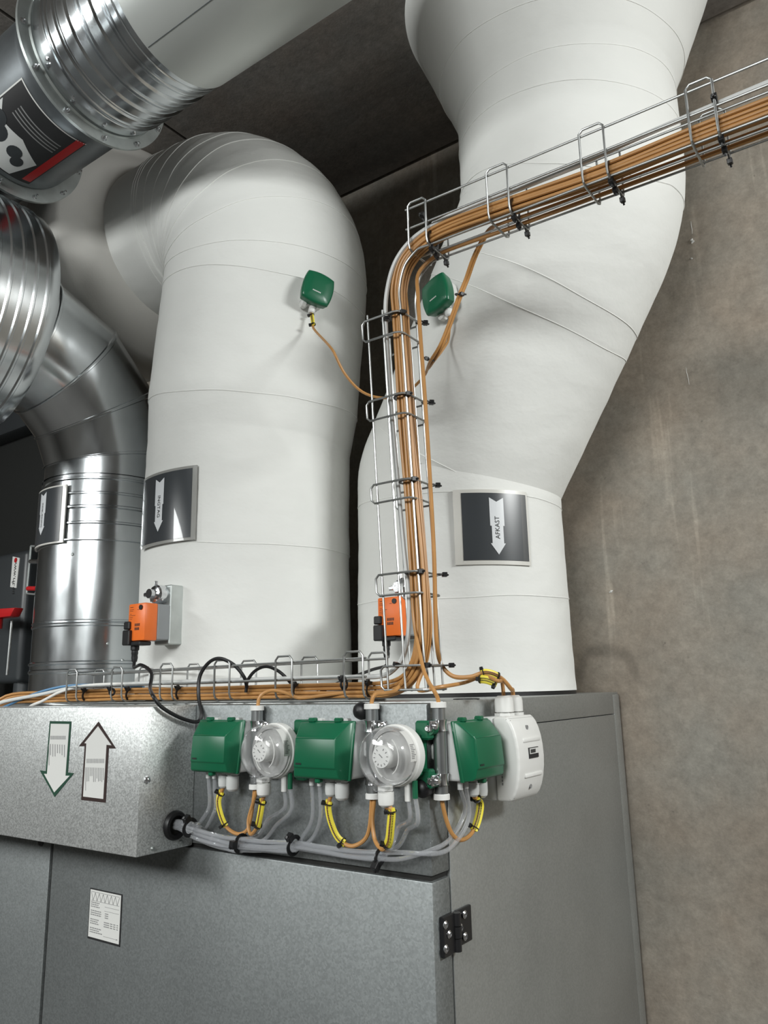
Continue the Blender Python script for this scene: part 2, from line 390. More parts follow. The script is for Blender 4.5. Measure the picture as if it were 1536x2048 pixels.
# hinge across the side joint
a, b = onX(878, 1833, 0), onX(937, 1886, 0)
y0, y1, z0, z1 = a.y, onX(936, 1810, 0).y, onX(880, 1917, 0).z, onX(880, 1833, 0).z
hinge = MB().rbox(0, 0.007, y0, 0.046, z0, z1, 0.0012, 1).rbox(0, 0.0055, 0.054, y1, z0+0.004, z1-0.0005, 0.0012, 1)
hinge.cyl((0.007, 0.05, z0+0.001), (0.007, 0.05, z0+0.018), 0.0065).cyl((0.007, 0.05, z0+0.019), (0.007, 0.05, z1-0.019), 0.0072).cyl((0.007, 0.05, z1-0.018), (0.007, 0.05, z1-0.001), 0.0065)
hinge = hinge.build('hinge', 'black', ahu)
for px, py in ((892, 1850), (899.5, 1869), (893, 1898), (930, 1829), (922, 1856), (931, 1873)):
    q = onX(px, py, 0.008)
    MB().lathe([(0.0032, 0.004), (0.0052, 0.0052), (0.0058, 0.007), (0.0035, 0.0088), (0.0034, 0.0072), (0, 0.0072)], 12,
               Matrix.Translation((0.001, q.y, q.z)) @ Matrix.Rotation(PI/2, 4, 'Y')).build('screw', 'chrome', hinge)
# data plate on the door
def poly_on(mb, pts, y0, y1):
    mb.prism([(p.x, p.z) for p in pts], y0, y1, 'y'); return mb
cs = [onY(181.5, 1775.8, 0), onY(245.6, 1788.3, 0), onY(240, 1894, 0), onY(176, 1875.6, 0)]
px0, px1 = (cs[0].x+cs[3].x)/2, (cs[1].x+cs[2].x)/2
pz1, pz0 = (cs[0].z+cs[1].z)/2, (cs[2].z+cs[3].z)/2
plate = part(MB().box(px0, px1, -0.0012, 0.0005, pz0, pz1).build('data_plate', 'ink', ahu, smooth=False), 'small white data sticker with black frame on the cabinet door')
W_, H_ = px1-px0, pz1-pz0
MB().box(px0+0.0025, px1-0.0022, -0.0018, -0.0008, pz0+0.004, pz1-0.002).build('plate_face', 'paper', plate, smooth=False)
mb = MB()
def line(u0, u1, v, t=0.0006):
    mb.box(px0+u0*W_, px0+u1*W_, -0.0022, -0.0017, pz1-v*H_-t/2, pz1-v*H_+t/2)
line(0.06, 0.94, 0.06); line(0.06, 0.94, 0.235)
for i in range(7):
    for s in (0, 1):
        u0 = 0.06+0.88*(i+s*0.5)/7; u1 = u0+0.44/7
        q0 = V((px0+u0*W_, 0, pz1-(0.07 if s == 0 else 0.23)*H_)); q1 = V((px0+u1*W_, 0, pz1-(0.23 if s == 0 else 0.07)*H_))
        d = V((0.0005, 0, 0))
        mb.add([q0-d+V((0, -.0021, 0)), q0+d+V((0, -.0021, 0)), q1+d+V((0, -.0021, 0)), q1-d+V((0, -.0021, 0))], [(0, 1, 2, 3)])
for v, u in ((.27, .33), (.31, .30), (.35, .34), (.43, .40), (.47, .40), (.51, .40), (.60, .33), (.64, .30), (.68, .34), (.77, .42), (.81, .36), (.85, .46)):
    n = int(u*24); x = 0.07
    while x < u:
        wd = random.uniform(0.03, 0.07); line(x, min(x+wd, u), v, 0.0016); x += wd+0.015
for v in (.31, .39): line(0.5, 0.94, v, 0.0005)
for v in (.44, .48, .52): line(0.52, 0.62, v, 0.0015)
for v in (.61, .65, .69):
    line(0.5, 0.66, v, 0.0015); line(0.69, 0.76, v, 0.0015); line(0.79, 0.85, v, 0.0015); line(0.89, 0.93, v, 0.0015)
line(0.5, 0.86, .88, 0.0005); line(0.88, 0.93, .88, 0.0014)
mb.build('plate_print', 'greyink', plate, smooth=False)

# ================================================================== WIRING BOX ON THE FRONT
wb = thing('wiring_box', 'galvanised wiring box with two arrow stickers on the front of the air handler', 'metal box')
WX, WY, WZ0, WZ1 = -0.5005, -0.120, 1.3572, 1.5985
body = MB().rbox(-1.6, WX, WY, -0.0005, WZ0, WZ1, 0.0022, 2).build('box_body', 'panel_raw', wb)
q = onX(290, 1560, WX)
MB().lathe([(0.0, 0.006), (0.003, 0.0055), (0.0058, 0.003), (0.006, 0)], 14, Matrix.Translation((WX, q.y+0.004, q.z)) @ Matrix.Rotation(PI/2, 4, 'Y')).build('screw', 'chrome', wb)
for px, py in ((305, 1697), (362, 1684)):
    q = onX(px, py, WX)
    MB().lathe([(0.0, 0.004), (0.003, 0.0035), (0.004, 0)], 12, Matrix.Translation((WX, q.y, q.z)) @ Matrix.Rotation(PI/2, 4, 'Y')).build('rivet', 'steel_dull', wb)
GR = onX(352, 1651, WX+0.004)
MB().lathe([(0.0155, 0.0), (0.0245, 0.0), (0.0245, 0.004), (0.022, 0.008), (0.0165, 0.008), (0.0155, 0.004), (0.0155, -0.004)], 28,
           Matrix.Translation((WX, GR.y, GR.z)) @ Matrix.Rotation(PI/2, 4, 'Y')).build('cable_grommet', 'rubber', wb)
MB().lathe([(0.0, -0.002), (0.0155, -0.002), (0.0155, 0.0005), (0.0, 0.0008)], 20, Matrix.Translation((WX, GR.y, GR.z)) @ Matrix.Rotation(PI/2, 4, 'Y')).build('grommet_hole', 'gap', wb)

def cp(x, y): return onY(x/3.657, 1280+y/3.657, WY)
def arrow_sticker(label, outer, inner, ink, lines, title):
    y = WY
    st = part(poly_on(MB(), [cp(*p) for p in outer], y-0.0010, y+0.0003).build('arrow_sticker', ink, wb, smooth=False), label)
    poly_on(MB(), [cp(*p) for p in inner], y-0.0016, y-0.0006).build('sticker_face', 'paper', st, smooth=False)
    mb = MB()
    for (xa, xb, ya, yb) in lines:
        A, B, C_, D_ = cp(xa, ya), cp(xb, ya), cp(xb, yb), cp(xa, yb)
        mb.add([p+V((0, -0.0018, 0)) for p in (A, B, C_, D_)], [(0, 1, 2, 3)])
    mb.build('sticker_print', 'printgrey', st, smooth=False)
outer = [(367, 593), (524, 595), (498, 968), (543, 974), (402, 1147), (294, 953), (338, 958)]
inner = [(377, 612), (512, 614), (484, 992), (515, 992), (402, 1114), (327, 978), (349, 979)]
ln = [(372+i*17, 378+i*17, 760+i*1, 760+i*1+random.randint(60, 95)) for i in range(7)] + [(362, 367, 765, 915)] + \
     [(375+i*9.5, 381+i*9.5, 700, 727) for i in range(12)]
arrow_sticker('green-edged arrow sticker pointing down', outer, inner, 'stickgreen', ln, 0)
outer = [(723, 597), (849, 793), (797, 792), (774, 1189), (597, 1169), (622, 776), (580, 776)]
inner = [(722, 630), (820, 770), (784, 766), (760, 1162), (613, 1144), (637, 756), (622, 754)]
ln = [(640+i*12, 645+i*12, 930+i*.5, 930+i*.5+random.randint(60, 110)) for i in range(11)] + [(630, 634, 930, 1100)] + \
     [(640+i*11, 646+i*11, 868, 900) for i in range(12)]
arrow_sticker('brown-edged arrow sticker pointing up', outer, inner, 'stickbrown', ln, 0)

# ================================================================== DUCTS
def fillet(pts, rads, seg=8):
    pts = [V(p) for p in pts]; out = [pts[0]]
    for i in range(1, len(pts)-1):
        a, b, c = pts[i-1], pts[i], pts[i+1]; d0, d1 = (a-b).normalized(), (c-b).normalized()
        R = rads[i-1]; ang = d0.angle(d1); t = R/math.tan(ang/2)
        p0, p1 = b+d0*t, b+d1*t
        ce_ = b + (d0+d1).normalized()*(R/math.sin(ang/2))
        a0, a1 = p0-ce_, p1-ce_; om = a0.angle(a1)
        for k in range(seg+1):
            u = k/seg; out.append(ce_ + a0*(math.sin((1-u)*om)/math.sin(om)) + a1*(math.sin(u*om)/math.sin(om)))
    out.append(pts[-1]); return out
def resample(pts, step):
    out = [pts[0].copy()]; s = [0.0]; L = 0
    for a, b in zip(pts, pts[1:]):
        d = (b-a).length; n = max(1, round(d/step))
        for k in range(1, n+1):
            out.append(a.lerp(b, k/n)); s.append(L+d*k/n)
        L += d
    return out, s
def sweep(path, ref, rfun, n=96):
    """tube about a planar path; rfun(s, phi, p) gives the radius; ref is normal to the plane of the path"""
    pts, S = path; N = len(pts); mb = MB(); ref = V(ref)
    for i in range(N):
        t = (pts[min(i+1, N-1)]-pts[max(i-1, 0)]).normalized(); nn = t.cross(ref).normalized()
        for k in range(n):
            ph = 2*PI*k/n; d = nn*math.cos(ph)+ref*math.sin(ph)
            mb.v.append(pts[i]+d*rfun(S[i], ph, pts[i]+d*0.24))
    for i in range(N-1):
        for k in range(n):
            mb.f.append((i*n+k, i*n+(k+1) % n, (i+1)*n+(k+1) % n, (i+1)*n+k))
    mb.f.append(tuple(range(n))[::-1]); mb.f.append(tuple((N-1)*n+k for k in range(n)))
    return mb
def seam_fun(seams, amp=0.0013):
    def f(s, ph):
        h = 0
        for (s0, a, p0) in seams:
            d = s-s0-a*math.cos(ph-p0)
            if abs(d) < 0.06:
                h += (amp*0.9/(1+math.exp(-max(-30, min(30, d/0.0018)))))*max(0, 1-max(d, 0)/0.06)
        return h
    return f
def wrinkle(p, k1=0.0032, k2=0.0011):
    return k1*noise.noise(p*3.1) + k2*noise.noise(V((p.x*9, p.y*9, p.z*26)))

# ---- right canvas duct (exhaust): up, sideways offset, up into the ceiling collar
LD = V((-0.727, 0.346, 0)); LR = 0.250
RD = V((-0.262, 0.575, 0)); RR = 0.2375; RTX, RTY = 0.080, 0.558
rt = thing('insulated_duct', 'tall white canvas-wrapped duct bending sideways, with the AFKAST sign', 'duct', (RD.x, RD.y, ZT), group='white wrapped ducts')
path = fillet([(RD.x, RD.y, ZT+0.008), (RD.x, RD.y, 2.095), (RTX, RTY, 2.665), (RTX, RTY, 3.2335)], [0.05, 0.30], 6)
path = resample(path, 0.007)
RSEAMS = [(0.20, 0.012, 1.0), (0.42, 0.02, 0.4), (0.53, 0.02, 0.5), (0.90, 0.03, 0.8), (0.96, 0.02, 0.5), (1.17, 0.03, 1.2), (1.31, 0.025, 0.2), (1.40, 0.02, 0.9), (1.50, 0.03, 0.4)]
sf = seam_fun(RSEAMS)
def rf(s, ph, p):
    r = RR + 0.005*max(0, 1-s/0.5) + sf(s, ph) + wrinkle(p)
    r += 0.010*min(1, max(0, (s-0.55)/0.5))
    if p.z > 2.945:
        u = (p.z-2.945); r += 0.004 + u*0.40
    return r
def shift(mb, loc):
    mb.v = [p-V(loc) for p in mb.v]; return mb
shift(sweep(path, (0, 1, 0), rf), rt.location).build('wrapped_tube', 'canvas', rt, angle=60)
PATH_R = path
def seam_line(path, ref, rfun, s0, amp, ph0, parent, r=0.0011, n=120, wob=0.004):
    pts, S = path; ref = V(ref); out = []
    for k in range(n):
        ph = 2*PI*k/n; s = s0+amp*math.cos(ph-ph0)+wob*noise.noise(V((math.cos(ph)*2, math.sin(ph)*2, s0*37)))
        s = max(S[1], min(S[-2], s)); i = 1
        while i < len(S)-2 and S[i+1] < s: i += 1
        u = (s-S[i])/(S[i+1]-S[i]); c_ = pts[i].lerp(pts[i+1], u)
        t = ((pts[min(i+2, len(pts)-1)]-pts[i])*u+(pts[i+1]-pts[max(i-1, 0)])*(1-u)).normalized(); nn = t.cross(ref).normalized()
        d = nn*math.cos(ph)+ref*math.sin(ph); out.append(c_+d*(rfun(s, ph, c_+d*0.24)+0.0002)-parent.location)
    MB().tube(out, r, 5, closed=True).build('wrap_seam', 'seam', parent)
for (s0, am, p0) in RSEAMS: seam_line(path, (0, 1, 0), rf, s0, am, p0, rt)
MB().lathe([(RR-0.012, 0), (RR+0.004, 0), (RR+0.004, 0.007), (RR-0.012, 0.007)], 64, Matrix.Translation((0, 0, 0.0))).build('base_gasket', 'rubber', rt)
# ---- left canvas duct (intake): up, elbow to the left, into a wider wrapped duct
lt = thing('insulated_duct', 'white canvas-wrapped elbow duct with the INGTAG sign', 'duct', (LD.x, LD.y, ZT), group='white wrapped ducts')
ZE = 2.902; LXT = LD.x+0.085
path = fillet([(LD.x, LD.y, ZT+0.008), (LD.x, LD.y, 2.20), (LXT, LD.y, ZE), (-1.13, LD.y, ZE)], [0.5, 0.252], 12)
path = resample(path, 0.007)
EL = 0.252*PI/2; E0 = ZE-0.252-ZT-0.008-0.012
seams = [(0.34, 0.02, 0.3), (0.70, 0.02, 1.2)]
seams += [(E0-0.05+EL*i/6.5, 0.014, 0.9*i) for i in range(9)] + [(E0+EL+0.012, 0.004, 0), (E0+EL+0.024, 0.004, 1)]
sf2 = seam_fun(seams, 0.0017)
def rf2(s, ph, p):
    return LR + sf2(s, ph) + wrinkle(p) + 0.009*min(1, max(0, (s-0.60)/0.10)) - 0.028*min(1, max(0, (s-E0-0.06)/(EL*0.8)))
shift(sweep(path, (0, 1, 0), rf2), lt.location).build('wrapped_tube', 'canvas', lt, angle=60)
PATH_L = path
for (s0, am, p0) in seams: seam_line(path, (0, 1, 0), rf2, s0, am, p0, lt)
RX = Matrix.Translation((-1.075-LD.x, 0, ZE-ZT)) @ Matrix.Rotation(-PI/2, 4, 'Y')
MB().lathe([(LR-0.03, -0.012), (LR-0.010, -0.006), (LR+0.03, 0.012), (0.325, 0.05), (0.335, 0.06), (0.335, 0.21), (0.31, 0.235), (0.0, 0.235)], 80, RX).build('wide_collar', 'canvas_warm', lt, angle=50)
MB().lathe([(0.318, 0.0), (0.328, 0.0), (0.336, 0.02), (0.334, 0.05), (0.318, 0.055)], 80, Matrix.Translation((-1.30-LD.x, 0, ZE-ZT)) @ Matrix.Rotation(-PI/2, 4, 'Y')).build('wrap_edge', 'canvas', lt)
MB().lathe([(LR-0.012, 0), (LR+0.002, 0), (LR+0.002, 0.007), (LR-0.012, 0.007)], 64).build('base_gasket', 'rubber', lt)

# ---- bare steel duct with a segmented elbow, running into a ribbed silencer
BD = V((-1.17, 0.25, 0)); BR = 0.164; ZS = 2.518; YS = -0.10
st = thing('steel_duct', 'bare galvanised round duct with segmented elbow behind the wiring box', 'duct', (BD.x, BD.y, ZT))
def ring(mb, c, t, r, ref, n=64):
    t = V(t).normalized(); ref = V(ref); nn = t.cross(ref).normalized()
    return [V(c)+(nn*math.cos(2*PI*k/n)+ref*math.sin(2*PI*k/n))*r for k in range(n)]
def loft(rings):
    mb = MB(); n = len(rings[0])
    for R in rings: mb.v += R
    for i in range(len(rings)-1):
        for k in range(n): mb.f.append((i*n+k, i*n+(k+1) % n, (i+1)*n+(k+1) % n, (i+1)*n+k))
    return mb
def zpy(py): return 1.6+(1405-py)/783.0
prof = [(BR+0.004, 0.0), (BR+0.004, 0.006), (BR, 0.008)]
for py, dr, hw in ((1345, 0.003, 0.006), (1330, 0.004, 0.005), (1258, 0.003, 0.005), (1251, 0.003, 0.003), (1094, 0.007, 0.003), (1060, 0.003, 0.004), (1028, 0.004, 0.005), (1000, 0.003, 0.004), (970, 0.004, 0.004)):
    z = zpy(py)-ZT; prof += [(BR, z-hw), (BR+dr, z-hw*0.4), (BR+dr, z+hw*0.4), (BR, z+hw)]
ZB = ZS-(BD.y-YS)+0.0
prof += [(BR, ZB-ZT)]
MB().lathe(prof, 72).build('duct_body', 'steel', st, angle=25)
# gores of the elbow: bend in the y-z plane, towards the room
Rb = BD.y-YS; cyc, czc = YS, ZB
def bend(th): return V((BD.x, cyc+Rb*math.cos(th), czc+Rb*math.sin(th)))
ths = [0, PI/8*0.5, PI/8*1.5, PI/8*2.5, PI/8*3.5, PI/2]
jr = []
for i, th in enumerate(ths):
    c = V((BD.x, cyc+Rb/ (1 if i in (0, 5) else math.cos(PI/16))*math.cos(th), czc+Rb/(1 if i in (0, 5) else math.cos(PI/16))*math.sin(th)))
    nv = V((0, -math.sin(th), math.cos(th))); jr.append((c, nv))
def joint_ring(c, nv, side, r):
    # ellipse: section of a straight gore cylinder (axis 'side') by the joint plane nv
    out = []; ref = V((1, 0, 0)); nn = side.cross(ref).normalized()
    for k in range(64):
        o = (nn*math.cos(2*PI*k/64)+ref*math.sin(2*PI*k/64))*r
        t = -(o.dot(nv))/(side.dot(nv)); out.append(c+o+side*t)
    return out
for i in range(5):
    (c0, n0), (c1, n1) = jr[i], jr[i+1]; ax = (c1-c0).normalized()
    rr = []
    for f_, dr in ((0, 0.004), (0.03, 0.004), (0.045, 0), (0.955, 0), (0.97, 0.0032), (1, 0.0032)):
        a_ = joint_ring(c0, n0, ax, BR+dr); b_ = joint_ring(c1, n1, ax, BR+dr)
        rr.append([x.lerp(y, f_) for x, y in zip(a_, b_)])
    shift(loft(rr), st.location).build('elbow_segment', 'steel', st, angle=25)
for ph, z in ((28, 0.36), (62, 0.14), (15, 0.515), (8, 0.455), (75, 0.10)):
    a_ = math.radians(ph); d = V((math.sin(a_), -math.cos(a_), 0))
    MB().lathe([(0.004, 0), (0.004, 0.0015), (0.002, 0.003), (0, 0.003)], 10, Matrix.Translation(d*(BR-0.0005)+V((0, 0, z))) @ d.to_track_quat('Z', 'Y').to_matrix().to_4x4()).build('rivet', 'steel_dull', st)
SR = 0.291
si = thing('duct_silencer', 'big ribbed galvanised silencer drum at the left picture edge', 'duct', (BD.x, YS, ZS))
prof = [(BR-0.01, 0.0), (SR-0.012, 0.0), (SR-0.003, 0.004), (SR, 0.012)]
h = 0.03
while h < 1.7:
    prof += [(SR, h), (SR+0.0035, h+0.003), (SR+0.0035, h+0.007), (SR, h+0.010)]; h += 0.028
prof += [(SR, 1.75), (0, 1.75)]
MB().lathe(prof, 96, OUT).build('drum', 'steel', si, angle=25)
MB().lathe([(BR+0.001, -0.02), (BR+0.006, -0.02), (BR+0.006, 0.0), (BR+0.001, 0.0)], 64, OUT).build('spigot', 'steel', si)

# ---- overhead duct along the wall: painted tube, ribbed joint, damper body between two flanges
UY, UZ, UR = -0.165, 2.972, 0.163
RXU = Matrix.Rotation(PI/2, 4, 'Y')
ud = thing('overhead_duct', 'overhead round duct with bolted flange and ribbed galvanised joint', 'duct', (-0.70, UY, UZ))
prof = [(UR-0.012, 0.0), (UR-0.012, 0.012), (UR-0.004, 0.016), (UR-0.004, 0.045)]
for h, hw, am in ((0.050, .003, .004), (0.060, .003, .003), (0.086, .005, .005), (0.094, .002, .002), (0.122, .006, .005), (0.152, .003, .004), (0.160, .003, .004), (0.190, .006, .005), (0.216, .003, .003), (0.224, .003, .004), (0.243, .003, .003)):
    prof += [(UR-0.004, h-hw), (UR-0.004+am, h-hw*0.4), (UR-0.004+am, h+hw*0.4), (UR-0.004, h+hw)]
prof += [(UR-0.003, 0.248), (UR-0.003, 0.262)]
MB().lathe(prof, 96, RXU).build('ribbed_joint', 'steel', ud, angle=22)
fl = MB().lathe([(UR-0.012, -0.004), (0.184, -0.004), (0.184, 0.003), (UR-0.002, 0.003), (UR-0.004, 0.008)], 96, RXU).build('flange', 'steel_dull', ud)
for k in range(12):
    a_ = 2*PI*k/12+0.15
    MB().lathe([(0.0065, 0), (0.0065, 0.004), (0.003, 0.0045), (0.003, 0.011), (0, 0.012)], 6,
               Matrix.Translation((0.003, 0.1745*math.cos(a_), 0.1745*math.sin(a_))) @ RXU).build('bolt', 'chrome', ud)
for k in range(5):
    a_ = -2.5+0.5*k
    MB().lathe([(0.004, 0), (0.004, 0.002), (0, 0.003)], 10, Matrix.Translation((0.028, (UR-0.004)*math.cos(a_), (UR-0.004)*math.sin(a_))) @ V((0, math.cos(a_), math.sin(a_))).to_track_quat('Z', 'Y').to_matrix().to_4x4()).build('rivet', 'chrome', ud)
MB().lathe([(UR-0.004, 0.26), (UR+0.001, 0.262), (UR+0.001, 0.69), (0, 0.69)], 96, RXU).build('painted_tube', 'foil', ud)
a_ = -1.95
MB().tube([(0.265, (UR+0.001)*math.cos(a_), (UR+0.001)*math.sin(a_)), (0.689, (UR+0.001)*math.cos(a_), (UR+0.001)*math.sin(a_))], 0.0008, 6).build('lock_seam', 'steel_dark', ud)
dm = thing('duct_damper', 'dark round damper section with printed sticker between two flanges', 'damper', (-0.706, UY, UZ))
DR = 0.150
MB().lathe([(UR-0.006, 0.001), (UR-0.006, -0.03), (DR+0.006, -0.034), (DR+0.006, -0.05), (DR, -0.055), (DR, -0.315), (UR-0.02, -0.32)][::-1], 96, RXU).build('damper_body', 'steel_dark', dm)
MB().lathe([(0.12, -0.327), (0.182, -0.327), (0.182, -0.319), (0.12, -0.319)], 96, RXU).build('flange', 'steel_dull', dm)
MB().lathe([(0.0, -0.9), (0.135, -0.9), (0.135, -0.327)], 64, RXU).build('rear_tube', 'dkgrey', dm)
for k in range(12):
    a_ = 2*PI*k/12+0.35
    MB().lathe([(0.0055, 0), (0.0055, 0.004), (0.003, 0.0045), (0.003, 0.016), (0, 0.0165)], 6, Matrix.Translation((-0.319, 0.171*math.cos(a_), 0.171*math.sin(a_))) @ RXU).build('bolt', 'chrome', dm)
# sticker wrapped on the damper: u along the axis (0..1 from far to near flange), angle about the axis
def dpt(u, a_, dr): 
    return V((-0.30+u*0.235, (DR+dr)*math.cos(a_), (DR+dr)*math.sin(a_)))
def dpatch(name, m, poly, dr, parent, nx=18, na=26, th=0.0006):
    """cells of a grid whose centre lies inside poly (u, a)"""
    us = [p[0] for p in poly]; as_ = [p[1] for p in poly]
    bm = bmesh.new(); f = bm.faces.new([bm.verts.new((p[0], p[1], 0)) for p in poly])
    for k in range(1, na):
        c = min(as_)+(max(as_)-min(as_))*k/na
        bmesh.ops.bisect_plane(bm, geom=bm.verts[:]+bm.edges[:]+bm.faces[:], plane_co=(0, c, 0), plane_no=(0, 1, 0))
    mb = MB(); bm.verts.ensure_lookup_table(); bm.verts.index_update()
    mb.add([dpt(p.co.x, p.co.y, dr) for p in bm.verts], [tuple(q.index for q in g.verts) for g in bm.faces]); bm.free()
    return mb.build(name, m, parent, angle=80)
A0, A1 = -2.55, -1.35      # angles of sticker: near-camera side to underside
stk = part(dpatch('sticker', 'ink', [(0, A0), (1, A0), (1, A1), (0, A1)], 0.0006, dm), 'black and white printed sticker with fan drawings')
dpatch('sticker_border', 'paper', [(0.0, A0), (1, A0), (1, A0+0.02), (0.0, A0+0.02)], 0.0009, stk, na=2)
dpatch('sticker_border', 'paper', [(0.985, A0), (1, A0), (1, A1), (0.985, A1)], 0.0009, stk)
dpatch('sticker_picture', 'printpic' if 'printpic' in M else 'offwhite', [(0.0, A0+0.04), (0.66, A0+0.04), (0.50, A0+0.24), (0.54, A0+0.60), (0.36, A1-0.20), (0.02, A1-0.34)], 0.0009, stk)
dpatch('sticker_stripe', 'red', [(0.05, A1-0.16), (1, A1-0.16), (1, A1-0.02), (0.05, A1-0.02)], 0.0009, stk, na=4)
for k in range(4):
    dpatch('sticker_print', 'greyink', [(0.80-k*0.045, A0+0.26), (0.815-k*0.045, A0+0.26), (0.80-k*0.045, A1-0.22), (0.785-k*0.045, A1-0.22)], 0.001, stk)
for (u0, a0, ru, ra) in ((0.47, A0+0.20, 0.11, 0.13), (0.36, A0+0.34, 0.12, 0.13), (0.20, A0+0.30, 0.09, 0.13), (0.10, A0+0.44, 0.08, 0.11), (0.33, A0+0.66, 0.09, 0.11), (0.24, A0+0.78, 0.08, 0.09)):
    dpatch('sticker_drawing', 'dkgrey', [(u0+ru*math.cos(t*PI/8), a0+ra*math.sin(t*PI/8)) for t in range(16)], 0.0012, stk, na=6)

# ================================================================== DARK EQUIPMENT BEHIND, FAR LEFT
fb = thing('black_duct_housing', 'black insulated housing in the shadow left of the bare steel duct', 'housing', (-2.0, 0.6, 1.6))
MB().rbox(-0.6, 0.25, -0.05, 0.2, 0.0, 1.1, 0.02, 2).build('housing_body', 'foam', fb)
MB().rbox(-0.62, 0.10, -0.12, 0.0, 1.0, 1.25, 0.015, 2).build('housing_cover', 'dkgrey', fb)
MB().tube([(0.12, -0.09, 0.72), (0.12, -0.09, 1.05)], 0.011, 10).build('rod', 'steel_dark', fb)
vb = thing('control_valve', 'dark grey valve actuator with white web address label and red handle', 'valve', (-1.82, 0.3, 1.6))
p = onY(60, 1096, 0.3); q = onY(0, 1400, 0.3)
bx1 = p.x-(-1.82)
MB().rbox(-0.35, bx1-0.01, 0.0, 0.14, 0.06, p.z-1.6, 0.018, 3).build('valve_housing', 'dkgrey', vb)
A, B, C_, D_ = [onY(x, y, 0.299) for x, y in ((26, 1113), (40, 1116), (33, 1176), (21, 1174))]
lab = MB().prism([(c.x+1.82, c.z-1.6) for c in (A, B, C_, D_)], -0.002, 0.001, 'y').build('web_label', 'paper', vb, smooth=False)
cen = (A+B+C_+D_)/4; dirv = ((D_+C_)/2-(A+B)/2).normalized(); nrm2 = V((dirv.z, 0, -dirv.x))
tv, tf = text_geo('www.rft.eu', 0.024)
mb = MB(); mb.add([V((cen.x+1.82, -0.0028, cen.z-1.6)) + dirv*(v_.x+0.014) - nrm2*v_.y*(-1) for v_ in tv], tf); mb.build('label_print', 'ink', lab, smooth=False)
c0 = (A+B)/2*0.8+cen*0.2
MB().lathe([(0.0, 0.0032), (0.008, 0.0032), (0.008, 0.0012)], 14, Matrix.Translation((c0.x+1.82, 0, c0.z-1.6)) @ OUT).build('label_logo', 'red', lab)
a, b = onY(0, 1224, 0.22), onY(38, 1222, 0.22)
MB().prism([(a.x+1.72, a.z-1.6-0.02), (b.x+1.81, b.z-1.6-0.016), (b.x+1.83, b.z-1.6+0.008), (a.x+1.72, a.z-1.6+0.012)], -0.10, -0.07, 'y', 0.004).cyl((a.x+1.83, -0.09, a.z-1.65), (a.x+1.83, -0.09, a.z-1.6), 0.014).build('red_handle', 'red', vb)
g0, g1 = onY(24, 1240, 0.24), onY(14, 1350, 0.24)
MB().tube([(g0.x+1.82, -0.06, g0.z-1.6), (g1.x+1.82, -0.06, g1.z-1.6)], 0.0035, 8).build('spindle', 'wire', vb)
MB().tube([(bx1-0.06, 0.05, 0.0), (bx1-0.06, 0.05, 0.1)], 0.03, 12).build('valve_neck', 'dkgrey', vb)
# stand-off bracket between the valve and the bare duct
br = thing('mounting_bracket', 'zinc bracket with silver and red studs at the side of the bare duct', 'bracket', (-1.5, 0.2, 1.6))
def bl(px, py, y=0.22): 
    q = onY(px, py, y); return V((q.x+1.5, q.y-0.2, q.z-1.6))
P1, P2, P3, P4 = bl(62, 1092), bl(110, 1094), bl(108, 1192), bl(53, 1187)
MB().tube([P1, P4], 0.003, 6).build('bracket_edge', 'steel_dull', br)
MB().tube([P4, P3], 0.003, 6).build('bracket_edge', 'steel_dull', br)
MB().tube([P1, P2], 0.003, 6).build('bracket_edge', 'steel_dull', br)
MB().prism([(P1.x, P1.z), (P2.x, P2.z), (P3.x, P3.z), (P4.x, P4.z)], 0.06, 0.064, 'y').build('bracket_plate', 'steel_dark', br, smooth=False)
MB().tube([bl(61, 1123), bl(87, 1123)], 0.0065, 10).build('stud', 'chrome', br)
MB().tube([bl(56, 1177), bl(84, 1177)], 0.0065, 10).build('red_stud', 'red', br)
MB().tube([bl(85, 1123)+V((-0.004, 0, 0)), bl(91, 1124)], 0.015, 12).build('knob', 'rubber', br)
MB().tube([bl(84, 1177)+V((-0.004, 0, 0)), bl(90, 1178)], 0.019, 12).build('knob', 'rubber', br)
MB().rbox(bl(62, 1180).x, bl(74, 1180).x, 0.03, 0.06, bl(60, 1262).z, bl(60, 1182).z, 0.003, 1).build('spacer_tube', 'steel_dull', br)

